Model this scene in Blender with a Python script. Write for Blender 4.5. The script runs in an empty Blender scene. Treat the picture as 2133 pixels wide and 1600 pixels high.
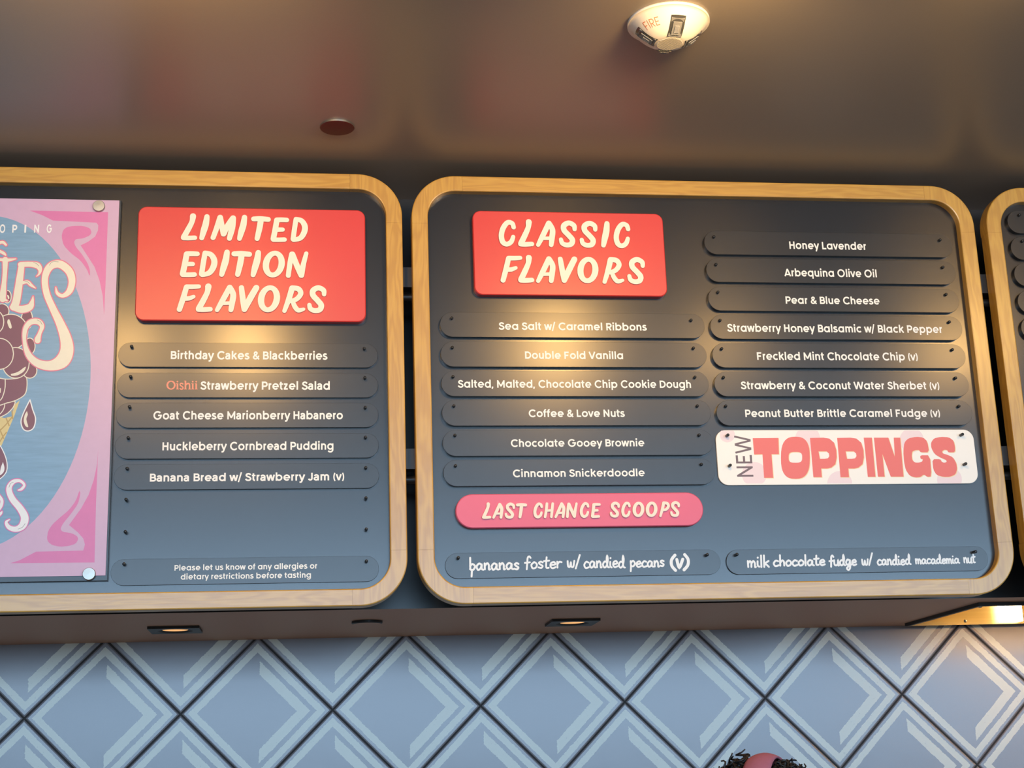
import bpy, bmesh, math, random
from mathutils import Vector, Matrix
from mathutils.geometry import tessellate_polygon
random.seed(7)
SC = bpy.context.scene
COL = SC.collection
rad = math.radians

# ------------------------------------------------------------------ camera, world, lights, exposure
EYE = 1.60
YAW, PITCH, ROLL, FPX = 0.14058956, 0.26353147, -0.03511329, 3106.676
IW, IH = 2133.0, 1600.0
_f = Vector((math.sin(YAW)*math.cos(PITCH), math.cos(YAW)*math.cos(PITCH), math.sin(PITCH)))
_r = Vector((math.cos(YAW), -math.sin(YAW), 0))
_u = _r.cross(_f)
CR = _r*math.cos(ROLL) + _u*math.sin(ROLL)
CU = -_r*math.sin(ROLL) + _u*math.cos(ROLL)
CF = _f
cam = bpy.data.cameras.new('camera')
cam_ob = bpy.data.objects.new('camera', cam); COL.objects.link(cam_ob)
M = Matrix((CR, CU, -CF)).transposed().to_4x4(); M.translation = (0, 0, EYE)
cam_ob.matrix_world = M
cam.sensor_fit = 'HORIZONTAL'; cam.sensor_width = 36.0; cam.lens = FPX/IW*36.0
cam.clip_start = 0.05; cam.clip_end = 100
SC.camera = cam_ob

W_ = bpy.data.worlds.new('world'); SC.world = W_; W_.use_nodes = True
W_.node_tree.nodes['Background'].inputs[0].default_value = (0.55, 0.72, 1.0, 1)
W_.node_tree.nodes['Background'].inputs[1].default_value = 0.5
SC.view_settings.view_transform = 'Standard'; SC.view_settings.look = 'None'
SC.view_settings.gamma = 1.0; SC.view_settings.exposure = 0.0
SC.view_settings.use_curve_mapping = False

WARM = (1.0, 0.57, 0.18)
def spot(name, loc, aim, power, size=150, blend=1.0, color=WARM, radius=0.07):
    l = bpy.data.lights.new(name, 'SPOT'); l.energy = power; l.color = color
    l.spot_size = rad(size); l.spot_blend = blend; l.shadow_soft_size = radius
    o = bpy.data.objects.new(name, l); COL.objects.link(o); o.location = loc
    o.rotation_euler = (Vector(aim)-Vector(loc)).to_track_quat('-Z', 'Y').to_euler()
    return o
def area(name, loc, rot, sx, sy, power, color):
    l = bpy.data.lights.new(name, 'AREA'); l.shape = 'RECTANGLE'; l.size = sx; l.size_y = sy
    l.energy = power; l.color = color
    o = bpy.data.objects.new(name, l); COL.objects.link(o); o.location = loc; o.rotation_euler = rot
    return o
LZ, LY = 3.01, 2.30
for lx, p in ((-0.58, 15), (-0.20, 23), (0.82, 34), (1.38, 9), (2.22, 20)):
    spot('track_spot', (lx, LY, LZ), (lx*0.9, 3.5, 2.55), p)
# daylight entering by the shop window opposite the counter
area('window_daylight', (2.2, -6.05, 2.38), (rad(90), 0, 0), 12.4, 1.36, 740, (0.46, 0.72, 1.0))

# ------------------------------------------------------------------ helpers
def at(px, py, Y):
    """the point of the plane y = Y seen at photo pixel (px, py), as (x, z)"""
    d = CR*((px-IW/2)/FPX) - CU*((py-IH/2)/FPX) + CF
    s = Y/d.y
    return d.x*s, d.z*s + EYE
def tag(o, label, cat, group=None):
    o['label'] = label; o['category'] = cat
    if group: o['group'] = group
    return o
def link(name, me, parent=None):
    o = bpy.data.objects.new(name, me); COL.objects.link(o)
    if parent: o.parent = parent
    return o
def empty(name, loc=(0, 0, 0)):
    o = bpy.data.objects.new(name, None); COL.objects.link(o); o.location = loc
    o.empty_display_size = 0.05
    return o
def add_modifier_bevel(o, w, seg=2):
    m = o.modifiers.new('bevel', 'BEVEL'); m.width = w; m.segments = seg; m.limit_method = 'ANGLE'; m.angle_limit = rad(40)
class MB:
    """collects faces; build() links them as ONE mesh object"""
    def __init__(s): s.v = []; s.f = []; s.mi = []; s.m = 0
    def face(s, pts):
        i = len(s.v); s.v += [tuple(p) for p in pts]; s.f.append(tuple(range(i, i+len(pts)))); s.mi.append(s.m)
    def grid(s, rows, closed=False):
        """rows: list of equally long point lists, quads between"""
        i0 = len(s.v); n = len(rows[0])
        for r in rows: s.v += [tuple(p) for p in r]
        for a in range(len(rows)-1):
            for b in range(n if closed else n-1):
                c = (b+1) % n
                s.f.append((i0+a*n+b, i0+a*n+c, i0+(a+1)*n+c, i0+(a+1)*n+b)); s.mi.append(s.m)
    def box(s, x0, x1, y0, y1, z0, z1):
        p = [(x, y, z) for x in (x0, x1) for y in (y0, y1) for z in (z0, z1)]
        i = len(s.v); s.v += p
        for q in ((0,1,3,2),(4,6,7,5),(0,4,5,1),(2,3,7,6),(0,2,6,4),(1,5,7,3)):
            s.f.append(tuple(i+k for k in q)); s.mi.append(s.m)
    def poly(s, loop, y, holes=()):
        """flat polygon with holes in the plane y, points (x, z)"""
        ls = [loop]+list(holes)
        tris = tessellate_polygon([[Vector((a, b, 0)) for a, b in l] for l in ls])
        flat = [p for l in ls for p in l]; i = len(s.v)
        s.v += [(a, y, b) for a, b in flat]
        for t in tris: s.f.append(tuple(i+k for k in t)); s.mi.append(s.m)
    def plate(s, loop, yf, yb, bev=0.0015):
        """solid slab from outline loop (x, z); front at yf (towards the viewer), back at yb"""
        n = len(loop); cx = sum(p[0] for p in loop)/n; cz = sum(p[1] for p in loop)/n
        ins = inset(loop, bev)
        s.grid([[(a, yb, b) for a, b in loop], [(a, yf+bev, b) for a, b in loop], [(a, yf, b) for a, b in ins]], True)
        s.face([(a, yf, b) for a, b in ins]); s.face([(a, yb, b) for a, b in loop][::-1])
    def ribbon(s, pts, w, y, yb=None, closed=False, caps='butt', T=lambda p: p, climb=False):
        """stroke of width w (number or list) along 2D pts; T maps local to (x, z); extruded back to yb if given"""
        n = len(pts); ws = list(w) if isinstance(w, (list, tuple)) else [w]*n
        keep = [i for i in range(n) if i == 0 or math.dist(pts[i], pts[i-1]) > 1e-7]
        pts = [pts[i] for i in keep]; ws = [ws[i] for i in keep]; n = len(pts)
        L, R = [], []
        for i in range(n):
            p = pts[i]
            a = pts[(i-1) % n] if (closed or i > 0) else None
            b = pts[(i+1) % n] if (closed or i < n-1) else None
            def dr(u, v):
                d = math.hypot(v[0]-u[0], v[1]-u[1]) or 1e-9
                return ((v[0]-u[0])/d, (v[1]-u[1])/d)
            d1 = dr(a, p) if a else dr(p, b); d2 = dr(p, b) if b else d1
            nx, ny = -(d1[1]+d2[1]), d1[0]+d2[0]; l = math.hypot(nx, ny)
            if l < 1e-6: nx, ny, k = -d1[1], d1[0], 1
            else:
                nx, ny = nx/l, ny/l; k = min(1/max(0.3, nx*-d1[1]+ny*d1[0]), 1.7)
            h = ws[i]/2*k
            L.append((p[0]+nx*h, p[1]+ny*h)); R.append((p[0]-nx*h, p[1]-ny*h))
        if caps == 'round' and not closed:
            def cap(c, frm, to, r):
                a0 = math.atan2(frm[1]-c[1], frm[0]-c[0]); out = []
                for k in range(1, 6):
                    t = a0 - math.pi*k/6*1
                    out.append((c[0]+r*math.cos(t), c[1]+r*math.sin(t)))
                return out
            end = cap(pts[-1], L[-1], R[-1], ws[-1]/2); st = cap(pts[0], R[0], L[0], ws[0]/2)
        else: end = st = []
        L = [T(p) for p in L]; R = [T(p) for p in R]; end = [T(p) for p in end]; st = [T(p) for p in st]
        ye = y-(4e-6*n if climb else 0)
        if closed:
            s.grid([[(a, y, b) for a, b in R], [(a, y, b) for a, b in L]], True)
            if yb is not None:
                s.grid([[(a, y, b) for a, b in L], [(a, yb, b) for a, b in L]], True)
                s.grid([[(a, yb, b) for a, b in R], [(a, y, b) for a, b in R]], True)
            return
        yy = [y-(4e-6*i if climb else 0) for i in range(n)]
        s.grid([[(a, q, b) for (a, b), q in zip(R, yy)], [(a, q, b) for (a, b), q in zip(L, yy)]])
        if end: s.face([(a, ye, b) for a, b in [L[-1]]+end+[R[-1]]][::-1])
        if st: s.face([(a, y, b) for a, b in [R[0]]+st+[L[0]]][::-1])
        if yb is not None:
            lp = L+end+R[::-1]+st
            s.grid([[(a, y, b) for a, b in lp], [(a, yb, b) for a, b in lp]], True)
    def tube(s, pts, r, n=8, cap=True):
        rows = []; prev = None
        for i, p in enumerate(pts):
            p = Vector(p); q = Vector(pts[min(i+1, len(pts)-1)]); o = Vector(pts[max(i-1, 0)])
            d = (q-o).normalized()
            if prev is None: u = d.orthogonal().normalized()
            else: u = (prev - d*prev.dot(d)).normalized()
            prev = u; v = d.cross(u); rr = r[i] if isinstance(r, (list, tuple)) else r
            rows.append([p+(u*math.cos(2*math.pi*k/n)+v*math.sin(2*math.pi*k/n))*rr for k in range(n)])
        s.grid(rows, True)
        if cap: s.face(rows[0][::-1]); s.face(rows[-1])
    def lathe(s, prof, c, axis='z', n=48):
        """prof: (radius, height) list, turned about the axis through c"""
        rows = []
        for r, h in prof:
            row = []
            for k in range(n):
                a = 2*math.pi*k/n; x, y = r*math.cos(a), r*math.sin(a)
                row.append((c[0]+x, c[1]+y, c[2]+h) if axis == 'z' else (c[0]+x, c[1]+h, c[2]+y))
            rows.append(row)
        s.grid(rows, True)
        if prof[0][0] > 1e-6: s.face(rows[0][::-1])
        if prof[-1][0] > 1e-6: s.face(rows[-1])
    def build(s, name, mats, parent=None, smooth=False, loc=None):
        me = bpy.data.meshes.new(name)
        if loc: s.v = [(a-loc[0], b-loc[1], c-loc[2]) for a, b, c in s.v]
        me.from_pydata(s.v, [], s.f)
        for m in (mats if isinstance(mats, (list, tuple)) else [mats]): me.materials.append(m)
        me.polygons.foreach_set('material_index', s.mi)
        if smooth: me.polygons.foreach_set('use_smooth', [True]*len(me.polygons))
        me.update()
        o = link(name, me, parent)
        if loc and not parent: o.location = loc
        return o
def fix_normals(o):
    bm = bmesh.new(); bm.from_mesh(o.data); bmesh.ops.remove_doubles(bm, verts=bm.verts, dist=1e-6)
    bmesh.ops.recalc_face_normals(bm, faces=bm.faces); bm.to_mesh(o.data); bm.free(); return o
def inset(loop, d):
    n = len(loop); A = sum(loop[i][0]*loop[(i+1) % n][1]-loop[(i+1) % n][0]*loop[i][1] for i in range(n))
    sg = 1 if A > 0 else -1; out = []
    for i in range(n):
        a, p, b = loop[i-1], loop[i], loop[(i+1) % n]
        d1 = Vector((p[0]-a[0], p[1]-a[1])); d2 = Vector((b[0]-p[0], b[1]-p[1]))
        d1 = d1.normalized() if d1.length > 1e-9 else d2.normalized(); d2 = d2.normalized() if d2.length > 1e-9 else d1
        nn = Vector((-(d1.y+d2.y), d1.x+d2.x)).normalized()*sg
        k = 1/max(0.5, nn.dot(Vector((-d1.y, d1.x))*sg))
        out.append((p[0]+nn.x*d*k, p[1]+nn.y*d*k))
    return out
def rrect(x0, x1, z0, z1, r, n=10):
    pts = []
    for cx, cz, a0 in ((x1-r, z0+r, -90), (x1-r, z1-r, 0), (x0+r, z1-r, 90), (x0+r, z0+r, 180)):
        for k in range(n+1):
            a = rad(a0+90*k/n); pts.append((cx+r*math.cos(a), cz+r*math.sin(a)))
    return pts
def smooth_path(pts, k=6):
    """Catmull-Rom through points of any dimension"""
    out = []; n = len(pts)
    for i in range(n-1):
        p0 = pts[max(i-1, 0)]; p1 = pts[i]; p2 = pts[i+1]; p3 = pts[min(i+2, n-1)]
        for j in range(k):
            t = j/k
            out.append(tuple(0.5*(2*b+(c-a)*t+(2*a-5*b+4*c-d)*t*t+(-a+3*b-3*c+d)*t**3) for a, b, c, d in zip(p0, p1, p2, p3)))
    out.append(tuple(pts[-1])); return out
def chaikin(l, it=1):
    for _ in range(it):
        o = []
        for i in range(len(l)):
            p, q = l[i], l[(i+1) % len(l)]
            o += [(p[0]*.8+q[0]*.2, p[1]*.8+q[1]*.2), (p[0]*.2+q[0]*.8, p[1]*.2+q[1]*.8)]
        l = o
    return l

# ------------------------------------------------------------------ materials
class NT:
    def __init__(s, name):
        s.m = bpy.data.materials.new(name); s.m.use_nodes = True; s.t = s.m.node_tree
        s.b = s.t.nodes['Principled BSDF']
    def node(s, typ, **kw):
        n = s.t.nodes.new(typ)
        for k, v in kw.items(): setattr(n, k, v)
        return n
    def l(s, a, b): s.t.links.new(a, b)
    def math(s, op, a, b=None, c=None):
        n = s.node('ShaderNodeMath', operation=op)
        for i, v in enumerate((a, b, c)):
            if v is None: continue
            if isinstance(v, (int, float)): n.inputs[i].default_value = v
            else: s.l(v, n.inputs[i])
        return n.outputs[0]
    def coord(s, scale=(1, 1, 1)):
        t = s.node('ShaderNodeTexCoord'); mp = s.node('ShaderNodeMapping'); mp.inputs['Scale'].default_value = scale
        s.l(t.outputs['Object'], mp.inputs[0]); return mp.outputs[0]
    def noise(s, vec, scale, detail=4, rough=.5, dist=0):
        n = s.node('ShaderNodeTexNoise'); n.inputs['Scale'].default_value = scale; n.inputs['Detail'].default_value = detail
        n.inputs['Roughness'].default_value = rough; n.inputs['Distortion'].default_value = dist
        s.l(vec, n.inputs['Vector']); return n.outputs['Fac']
    def mix(s, f, a, b):
        n = s.node('ShaderNodeMix', data_type='RGBA')
        if isinstance(f, (int, float)): n.inputs[0].default_value = f
        else: s.l(f, n.inputs[0])
        for i, v in ((6, a), (7, b)):
            if isinstance(v, (tuple, list)): n.inputs[i].default_value = (*v[:3], 1)
            else: s.l(v, n.inputs[i])
        return n.outputs[2]
    def ramp(s, fac, stops):
        n = s.node('ShaderNodeValToRGB'); e = n.color_ramp.elements
        while len(e) < len(stops): e.new(0.5)
        for q, (p, c) in zip(e, stops): q.position = p; q.color = (*c, 1)
        s.l(fac, n.inputs[0]); return n.outputs[0]
    def bump(s, h, strength, dist=0.001):
        n = s.node('ShaderNodeBump'); n.inputs['Strength'].default_value = strength; n.inputs['Distance'].default_value = dist
        s.l(h, n.inputs['Height']); s.l(n.outputs[0], s.b.inputs['Normal'])
def mat(name, col, rough=.5, metal=0, spec=.5, var=0.0, vs=30, coat=0, bump=0, bs=300):
    n = NT(name); b = n.b
    b.inputs['Roughness'].default_value = rough; b.inputs['Metallic'].default_value = metal
    b.inputs['Specular IOR Level'].default_value = spec; b.inputs['Coat Weight'].default_value = coat
    if var:
        f = n.noise(n.coord(), vs, 5, .6)
        n.l(n.mix(f, tuple(c*(1-var) for c in col), tuple(min(1, c*(1+var)) for c in col)), b.inputs['Base Color'])
    else: b.inputs['Base Color'].default_value = (*col, 1)
    if bump: n.bump(n.noise(n.coord(), bs, 3), bump, 0.0006)
    return n.m
def emit(name, col, strength):
    n = NT(name); n.b.inputs['Base Color'].default_value = (*col, 1)
    n.b.inputs['Emission Color'].default_value = (*col, 1); n.b.inputs['Emission Strength'].default_value = strength
    return n.m
def wood(name, along):
    n = NT(name); b = n.b
    sx = {'x': (1.3, 10, 10), 'z': (10, 10, 1.3)}[along]
    v = n.coord(sx)
    big = n.noise(v, 1.6, 3, .5, .4)
    fine = n.noise(n.coord({'x': (6, 260, 260), 'z': (260, 260, 6)}[along]), 1.0, 3, .7)
    ring = n.math('SINE', n.math('MULTIPLY', big, 70))
    ring = n.math('MULTIPLY_ADD', ring, .5, .5)
    c = n.mix(n.math('MULTIPLY', ring, .8), (.61, .345, .062), (.48, .245, .04))
    c = n.mix(n.math('MULTIPLY', n.math('POWER', fine, 2.0), .8), c, (.34, .17, .04))
    n.l(c, b.inputs['Base Color']); b.inputs['Roughness'].default_value = .31
    b.inputs['Specular IOR Level'].default_value = .85
    n.bump(fine, .15, .0008)
    return n.m
MT = {}
MT['wood_x'] = wood('oak_grain_across', 'x'); MT['wood_z'] = wood('oak_grain_upright', 'z')
MT['panel'] = mat('charcoal_board_paint', (.0095, .0085, .0085), .255, spec=.80, var=.25, vs=9)
MT['strip'] = mat('charcoal_strip_plastic', (.015, .0145, .0145), .285, spec=.68, var=.15, vs=25)
MT['red'] = mat('coral_red_paint', (.63, .036, .032), .37, spec=.7, var=.04, vs=8)
MT['pink'] = mat('rose_red_paint', (.76, .125, .20), .42, var=.04, vs=8)
MT['cream'] = mat('cream_raised_letter', (.86, .78, .62), .55)
MT['white_print'] = mat('white_vinyl_print', (.88, .85, .78), .5)
MT['chalk'] = mat('white_paint_marker', (.85, .88, .88), .6)
MT['coral_print'] = mat('coral_vinyl_print', (.80, .27, .17), .5)
MT['peg'] = mat('black_peg_plastic', (.008, .008, .008), .35)
MT['ceiling'] = mat('brown_semi_gloss_ceiling', (.265, .24, .22), .36, var=.06, vs=300, spec=.8)
MT['bulkhead'] = mat('dark_bulkhead_paint', (.010, .010, .011), .36)
MT['soffit'] = mat('brown_soffit_paint', (.50, .28, .17), .5, var=.08, vs=300)  # brown pushed warmer and lighter to stand for warm bounce from below
MT['wall'] = mat('shop_wall_paint', (.50, .47, .44), .8)
MT['floor'] = mat('tan_wood_floor', (.42, .28, .17), .5, var=.2, vs=3)
MT['steel'] = mat('dark_grey_steel', (.025, .025, .026), .45)
MT['black'] = mat('matt_black_metal', (.012, .012, .012), .45)
MT['satin'] = mat('satin_nickel', (.42, .41, .37), .42, metal=1)
MT['acrylic'] = mat('dark_acrylic', (.03, .04, .05), .3)
MT['alarm'] = mat('ivory_plastic', (.80, .76, .68), .38)
MT['sprinkler'] = mat('dark_red_enamel', (.07, .010, .010), .35, spec=.3)
MT['skin'] = mat('brown_skin', (.36, .19, .125), .5)
MT['hair'] = mat('black_curly_hair', (.012, .009, .008), .45, var=.3, vs=60)
MT['band'] = mat('pink_headband_cloth', (.50, .155, .21), .75, var=.08, vs=90, bump=.3, bs=900)
MT['shirt'] = mat('dark_shirt_cloth', (.03, .03, .035), .85)
MT['eye'] = mat('eye_white', (.8, .78, .75), .3); MT['iris'] = mat('dark_iris', (.02, .012, .008), .2)
MT['lip'] = mat('lip_skin', (.36, .12, .10), .5)
def tile_mat():
    n = NT('patterned_cement_tile'); b = n.b
    D = .431; XC = -0.7908; ZC = EYE+0.2314
    t = n.node('ShaderNodeTexCoord'); s = n.node('ShaderNodeSeparateXYZ'); n.l(t.outputs['Object'], s.inputs[0])
    X = n.math('DIVIDE', n.math('SUBTRACT', s.outputs[0], XC+D/2), D)
    Z = n.math('DIVIDE', n.math('SUBTRACT', s.outputs[2], ZC), D)
    def cell(v):
        v = n.math('ADD', v, 20.5); return n.math('SUBTRACT', n.math('FRACT', v), .5), n.math('FLOOR', v)
    p, pi = cell(n.math('ADD', X, Z)); q, qi = cell(n.math('SUBTRACT', X, Z))
    m0 = n.math('MULTIPLY', n.math('MAXIMUM', n.math('ABSOLUTE', p), n.math('ABSOLUTE', q)), 2)
    nz = n.noise(t.outputs['Object'], 45, 4, .65); nf = n.noise(t.outputs['Object'], 260, 3, .7)
    wob = n.math('ADD', n.math('MULTIPLY', n.math('SUBTRACT', nz, .5), .035), n.math('MULTIPLY', n.math('SUBTRACT', nf, .5), .03))
    m = n.math('ADD', m0, wob)
    def between(v, a, c): return n.math('MULTIPLY', n.math('GREATER_THAN', v, a), n.math('LESS_THAN', v, c))
    xl = n.math('ADD', n.math('ADD', p, q), n.math('MULTIPLY', wob, .8))
    st = n.math('MAXIMUM', between(m, .785, .905), n.math('MULTIPLY', between(m, .52, .70), n.math('GREATER_THAN', xl, .03)))
    worn = n.math('SUBTRACT', 1, n.math('MULTIPLY', n.math('GREATER_THAN', n.noise(t.outputs['Object'], 120, 4, .8), .66), .45))
    st = n.math('MULTIPLY', st, worn)
    grout = n.math('GREATER_THAN', m0, .981)
    w = n.node('ShaderNodeTexWhiteNoise', noise_dimensions='2D'); cb = n.node('ShaderNodeCombineXYZ')
    n.l(pi, cb.inputs[0]); n.l(qi, cb.inputs[1]); n.l(cb.outputs[0], w.inputs['Vector'])
    base = n.mix(w.outputs['Value'], (.205, .183, .195), (.24, .212, .222))
    base = n.mix(n.math('MULTIPLY', nf, .25), base, (.26, .24, .25))
    c = n.mix(st, base, (.62, .59, .50)); c = n.mix(grout, c, (.05, .046, .045))
    n.l(c, b.inputs['Base Color'])
    rg = n.node('ShaderNodeMapRange'); n.l(st, rg.inputs[0]); rg.inputs[3].default_value = .25; rg.inputs[4].default_value = .30
    n.l(n.math('MAXIMUM', rg.outputs[0], n.math('MULTIPLY', grout, .95)), b.inputs['Roughness'])
    n.l(n.math('SUBTRACT', .60, n.math('MULTIPLY', grout, .5)), b.inputs['Specular IOR Level'])
    e = n.node('ShaderNodeMapRange'); e.interpolation_type = 'SMOOTHSTEP'; n.l(m0, e.inputs[0])
    e.inputs[1].default_value = .955; e.inputs[2].default_value = .99; e.inputs[3].default_value = 1; e.inputs[4].default_value = 0
    h = n.math('ADD', e.outputs[0], n.math('MULTIPLY', n.noise(t.outputs['Object'], 14, 2), .12))
    n.bump(h, .6, .003)
    return n.m
MT['tile'] = tile_mat()
def brushed(name, col):
    n = NT(name); n.b.inputs['Metallic'].default_value = 1
    f = n.noise(n.coord((3, 160, 160)), 1.0, 3)
    n.l(n.mix(f, tuple(c*.8 for c in col), col), n.b.inputs['Base Color']); n.b.inputs['Roughness'].default_value = .33
    return n.m
MT['brass'] = brushed('brushed_brass_sheet', (.30, .245, .125))
MT['lamp'] = emit('warm_strip_lamp', (1.0, .74, .38), 26)
MT['led'] = emit('warm_led_strip', (1.0, .56, .21), 115)  # for the added strip that warms tiles and lining
MT['glow'] = emit('dim_amber_lens', (1.0, .50, .18), 0.9)
def glassy(name):
    n = NT(name); n.b.inputs['Base Color'].default_value = (.85, .88, .88, 1); n.b.inputs['Roughness'].default_value = .08
    n.b.inputs['Transmission Weight'].default_value = .8; n.b.inputs['IOR'].default_value = 1.45
    return n.m
MT['lens'] = glassy('clear_strobe_lens')

# ------------------------------------------------------------------ the setting
ZC, ZS = EYE+1.535, EYE+0.438          # ceiling, underside of the bulkhead
YB, YW = 3.745, 4.440                  # face of the bulkhead, tiled wall
X0, X1, Y0 = -4.4, 8.8, -6.0
def struct(name, m, *boxes):
    b = MB()
    for q in boxes: b.box(*q)
    o = b.build(name, m); o['kind'] = 'structure'; return o
struct('floor', MT['floor'], (X0-.1, X1+.1, Y0-.1, YW+.1, -.1, 0))
struct('ceiling', MT['ceiling'], (X0-.1, X1+.1, Y0-.1, YB, ZC, ZC+.1))
struct('wall_back', MT['tile'], (X0-.1, X1+.1, YW, YW+.1, 0, ZS))
hx0, hx1, hy0, hy1, hz = 1.800, 3.0, 3.850, 4.365, ZS-.010
HT = ZS+.11
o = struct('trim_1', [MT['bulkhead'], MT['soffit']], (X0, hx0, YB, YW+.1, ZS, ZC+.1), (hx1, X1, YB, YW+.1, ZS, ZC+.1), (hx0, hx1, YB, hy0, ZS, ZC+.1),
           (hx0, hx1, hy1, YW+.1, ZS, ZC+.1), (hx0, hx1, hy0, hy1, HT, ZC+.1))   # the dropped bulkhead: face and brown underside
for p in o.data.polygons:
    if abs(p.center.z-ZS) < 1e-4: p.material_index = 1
struct('wall_left', MT['wall'], (X0-.1, X0, Y0, YW, 0, ZC))
struct('wall_right', MT['wall'], (X1, X1+.1, Y0, YW, 0, ZC))
struct('wall_front', MT['wall'], (X0, X1, Y0-.1, Y0, 0, 1.68))

# ------------------------------------------------------------------ stroke lettering (own glyphs: centre lines on an em square)
def A(cx, cy, rx, ry, a0, a1, n=None):
    n = n or max(4, int(abs(a1-a0)/14))
    return [(cx+rx*math.cos(rad(a0+(a1-a0)*k/n)), cy+ry*math.sin(rad(a0+(a1-a0)*k/n))) for k in range(n+1)]
XH = .55
def ring(cx, cy, rx, ry): return ('c', A(cx, cy, rx, ry, 0, 360, 26)[:-1])
def glyphs(w=.118, sb=.075):
    h = w/2; r = (XH-w)/2+.012; cy = XH/2; G = {}
    t = XH-h+.012
    bowl = lambda cx: ring(cx, cy, r, r)
    def stem(x, a, b): return ('o', [(x, a), (x, b)])
    sx = sb+h
    G['o'] = ([bowl(.04+r+h)], .07+2*r+w)
    ca = .04+r+h
    G['a'] = ([bowl(ca), stem(ca+r, 0, XH)], ca+r+h+sb)
    G['d'] = ([bowl(ca), stem(ca+r, 0, .745)], ca+r+h+sb)
    G['q'] = ([bowl(ca), stem(ca+r, -.2, XH)], ca+r+h+sb)
    G['b'] = ([bowl(sx+r), stem(sx, 0, .745)], sx+2*r+h+.04)
    G['p'] = ([bowl(sx+r), stem(sx, -.2, XH)], sx+2*r+h+.04)
    G['g'] = ([bowl(ca), ('o', [(ca+r, XH), (ca+r, .02)]+A(ca, 0, r, r*.86, 0, -150))], ca+r+h+sb)
    G['c'] = ([('o', A(ca, cy, r, r, 48, 312))], ca+r*.67+h+.015)
    G['e'] = ([('o', A(ca, cy, r, r, 0, 318)), ('o', [(ca-r, cy-.01), (ca+r+h*.98, cy-.01)], .85)], ca+r+h+.03)
    G['f'] = ([('o', [(.15, 0), (.15, .56)]+A(.28, .57, .13, .125, 180, 85)), ('o', [(.02, .485), (.32, .485)], .85)], .34)
    def arch(x, rr, top=t): return A(x+rr, top-rr, rr, rr, 180, 0)
    rn = .165
    G['h'] = ([stem(sx, 0, .745), ('o', arch(sx, rn)+[(sx+2*rn, 0)])], sx+2*rn+h+sb-.005)
    G['n'] = ([stem(sx, 0, XH), ('o', arch(sx, rn)+[(sx+2*rn, 0)])], sx+2*rn+h+sb-.005)
    G['m'] = ([stem(sx, 0, XH), ('o', arch(sx, .15)+[(sx+.30, 0)]), ('o', arch(sx+.30, .15)+[(sx+.60, 0)])], sx+.60+h+sb-.005)
    G['r'] = ([stem(sx, 0, XH), ('o', A(sx+.17, t-.17, .17, .17, 180, 88))], sx+.17+.05)
    G['u'] = ([stem(sx+2*rn, 0, XH), ('o', [(sx, XH), (sx, rn+h)]+A(sx+rn, rn+h-.012, rn, rn, 180, 360))], sx+2*rn+h+sb-.005)
    dot = ('c', A(sx, .70, h*.62, h*.62, 0, 360, 12)[:-1], .62)
    G['i'] = ([stem(sx, 0, XH), dot], 2*sx)
    G['l'] = ([stem(sx, 0, .745)], 2*sx)
    G['k'] = ([stem(sx, 0, .745), ('o', [(sx+.34, XH+.0), (sx+.03, .255)]), ('o', [(sx+.12, .33), (sx+.36, 0)])], sx+.43)
    G['s'] = ([('o', smooth_path([(.37, .45), (.30, .488), (.21, .495), (.115, .44), (.12, .345), (.22, .287), (.33, .24), (.385, .15), (.31, .068), (.21, .055), (.11, .075), (.055, .125)], 4))], .47)
    G['t'] = ([('o', [(.15, .69), (.15, .17)]+A(.27, .17, .12, .115, 180, 275)), ('o', [(.02, .485), (.33, .485)], .85)], .36)
    fl = .022                                       # flat apexes keep the stroke width even
    G['v'] = ([('o', [(.055, XH), (.25-fl, h), (.25+fl, h), (.445, XH)])], .50)
    G['w'] = ([('o', [(.055, XH), (.205-fl, h), (.205+fl, h), (.36-fl, XH-h), (.36+fl, XH-h), (.515-fl, h), (.515+fl, h), (.665, XH)])], .72)
    G['y'] = ([('o', [(.055, XH), (.265, .03)]), ('o', [(.475, XH), (.19, -.2)])], .52)
    G['z'] = ([('o', [(.05, XH-h), (.38, XH-h)]), ('o', [(.33, XH-h), (.10, h)]), ('o', [(.05, h), (.40, h)])], .46)
    C = .70; ct = C-h; R = .31
    G['H'] = ([stem(sx, 0, C), stem(sx+.40, 0, C), ('o', [(sx, .36), (sx+.40, .36)])], 2*sx+.40)
    G['L'] = ([('o', [(sx, C), (sx, h), (sx+.34, h)])], sx+.37)
    G['I'] = ([stem(sx, 0, C)], 2*sx)
    G['A'] = ([('o', [(.06, 0), (.335-fl, C-h), (.335+fl, C-h), (.61, 0)]), ('o', [(.16, .17), (.51, .17)], .9)], .67)
    pb = lambda y0, y1, x1: [(sx, y1), (x1-(y1-y0)/2, y1)]+A(x1-(y1-y0)/2, (y0+y1)/2, (y1-y0)/2, (y1-y0)/2, 90, -90)+[(sx, y0)]
    G['P'] = ([stem(sx, 0, C), ('o', pb(.29, ct, sx+.38))], sx+.46)
    G['R'] = ([stem(sx, 0, C), ('o', pb(.31, ct, sx+.38)), ('o', [(sx+.17, .30), (sx+.37, 0)])], sx+.47)
    G['B'] = ([stem(sx, 0, C), ('o', pb(.36, ct, sx+.35)), ('o', pb(h, .36, sx+.39))], sx+.47)
    G['D'] = ([stem(sx, 0, C), ('o', [(sx, ct), (sx+.16, ct)]+A(sx+.16, C/2, .29, ct-C/2, 90, -90)+[(sx, h)])], sx+.54)
    G['F'] = ([stem(sx, 0, C), ('o', [(sx, ct), (sx+.36, ct)]), ('o', [(sx, .34), (sx+.31, .34)])], sx+.42)
    G['E'] = ([stem(sx, 0, C), ('o', [(sx, ct), (sx+.36, ct)]), ('o', [(sx, .35), (sx+.32, .35)]), ('o', [(sx, h), (sx+.37, h)])], sx+.43)
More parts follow.
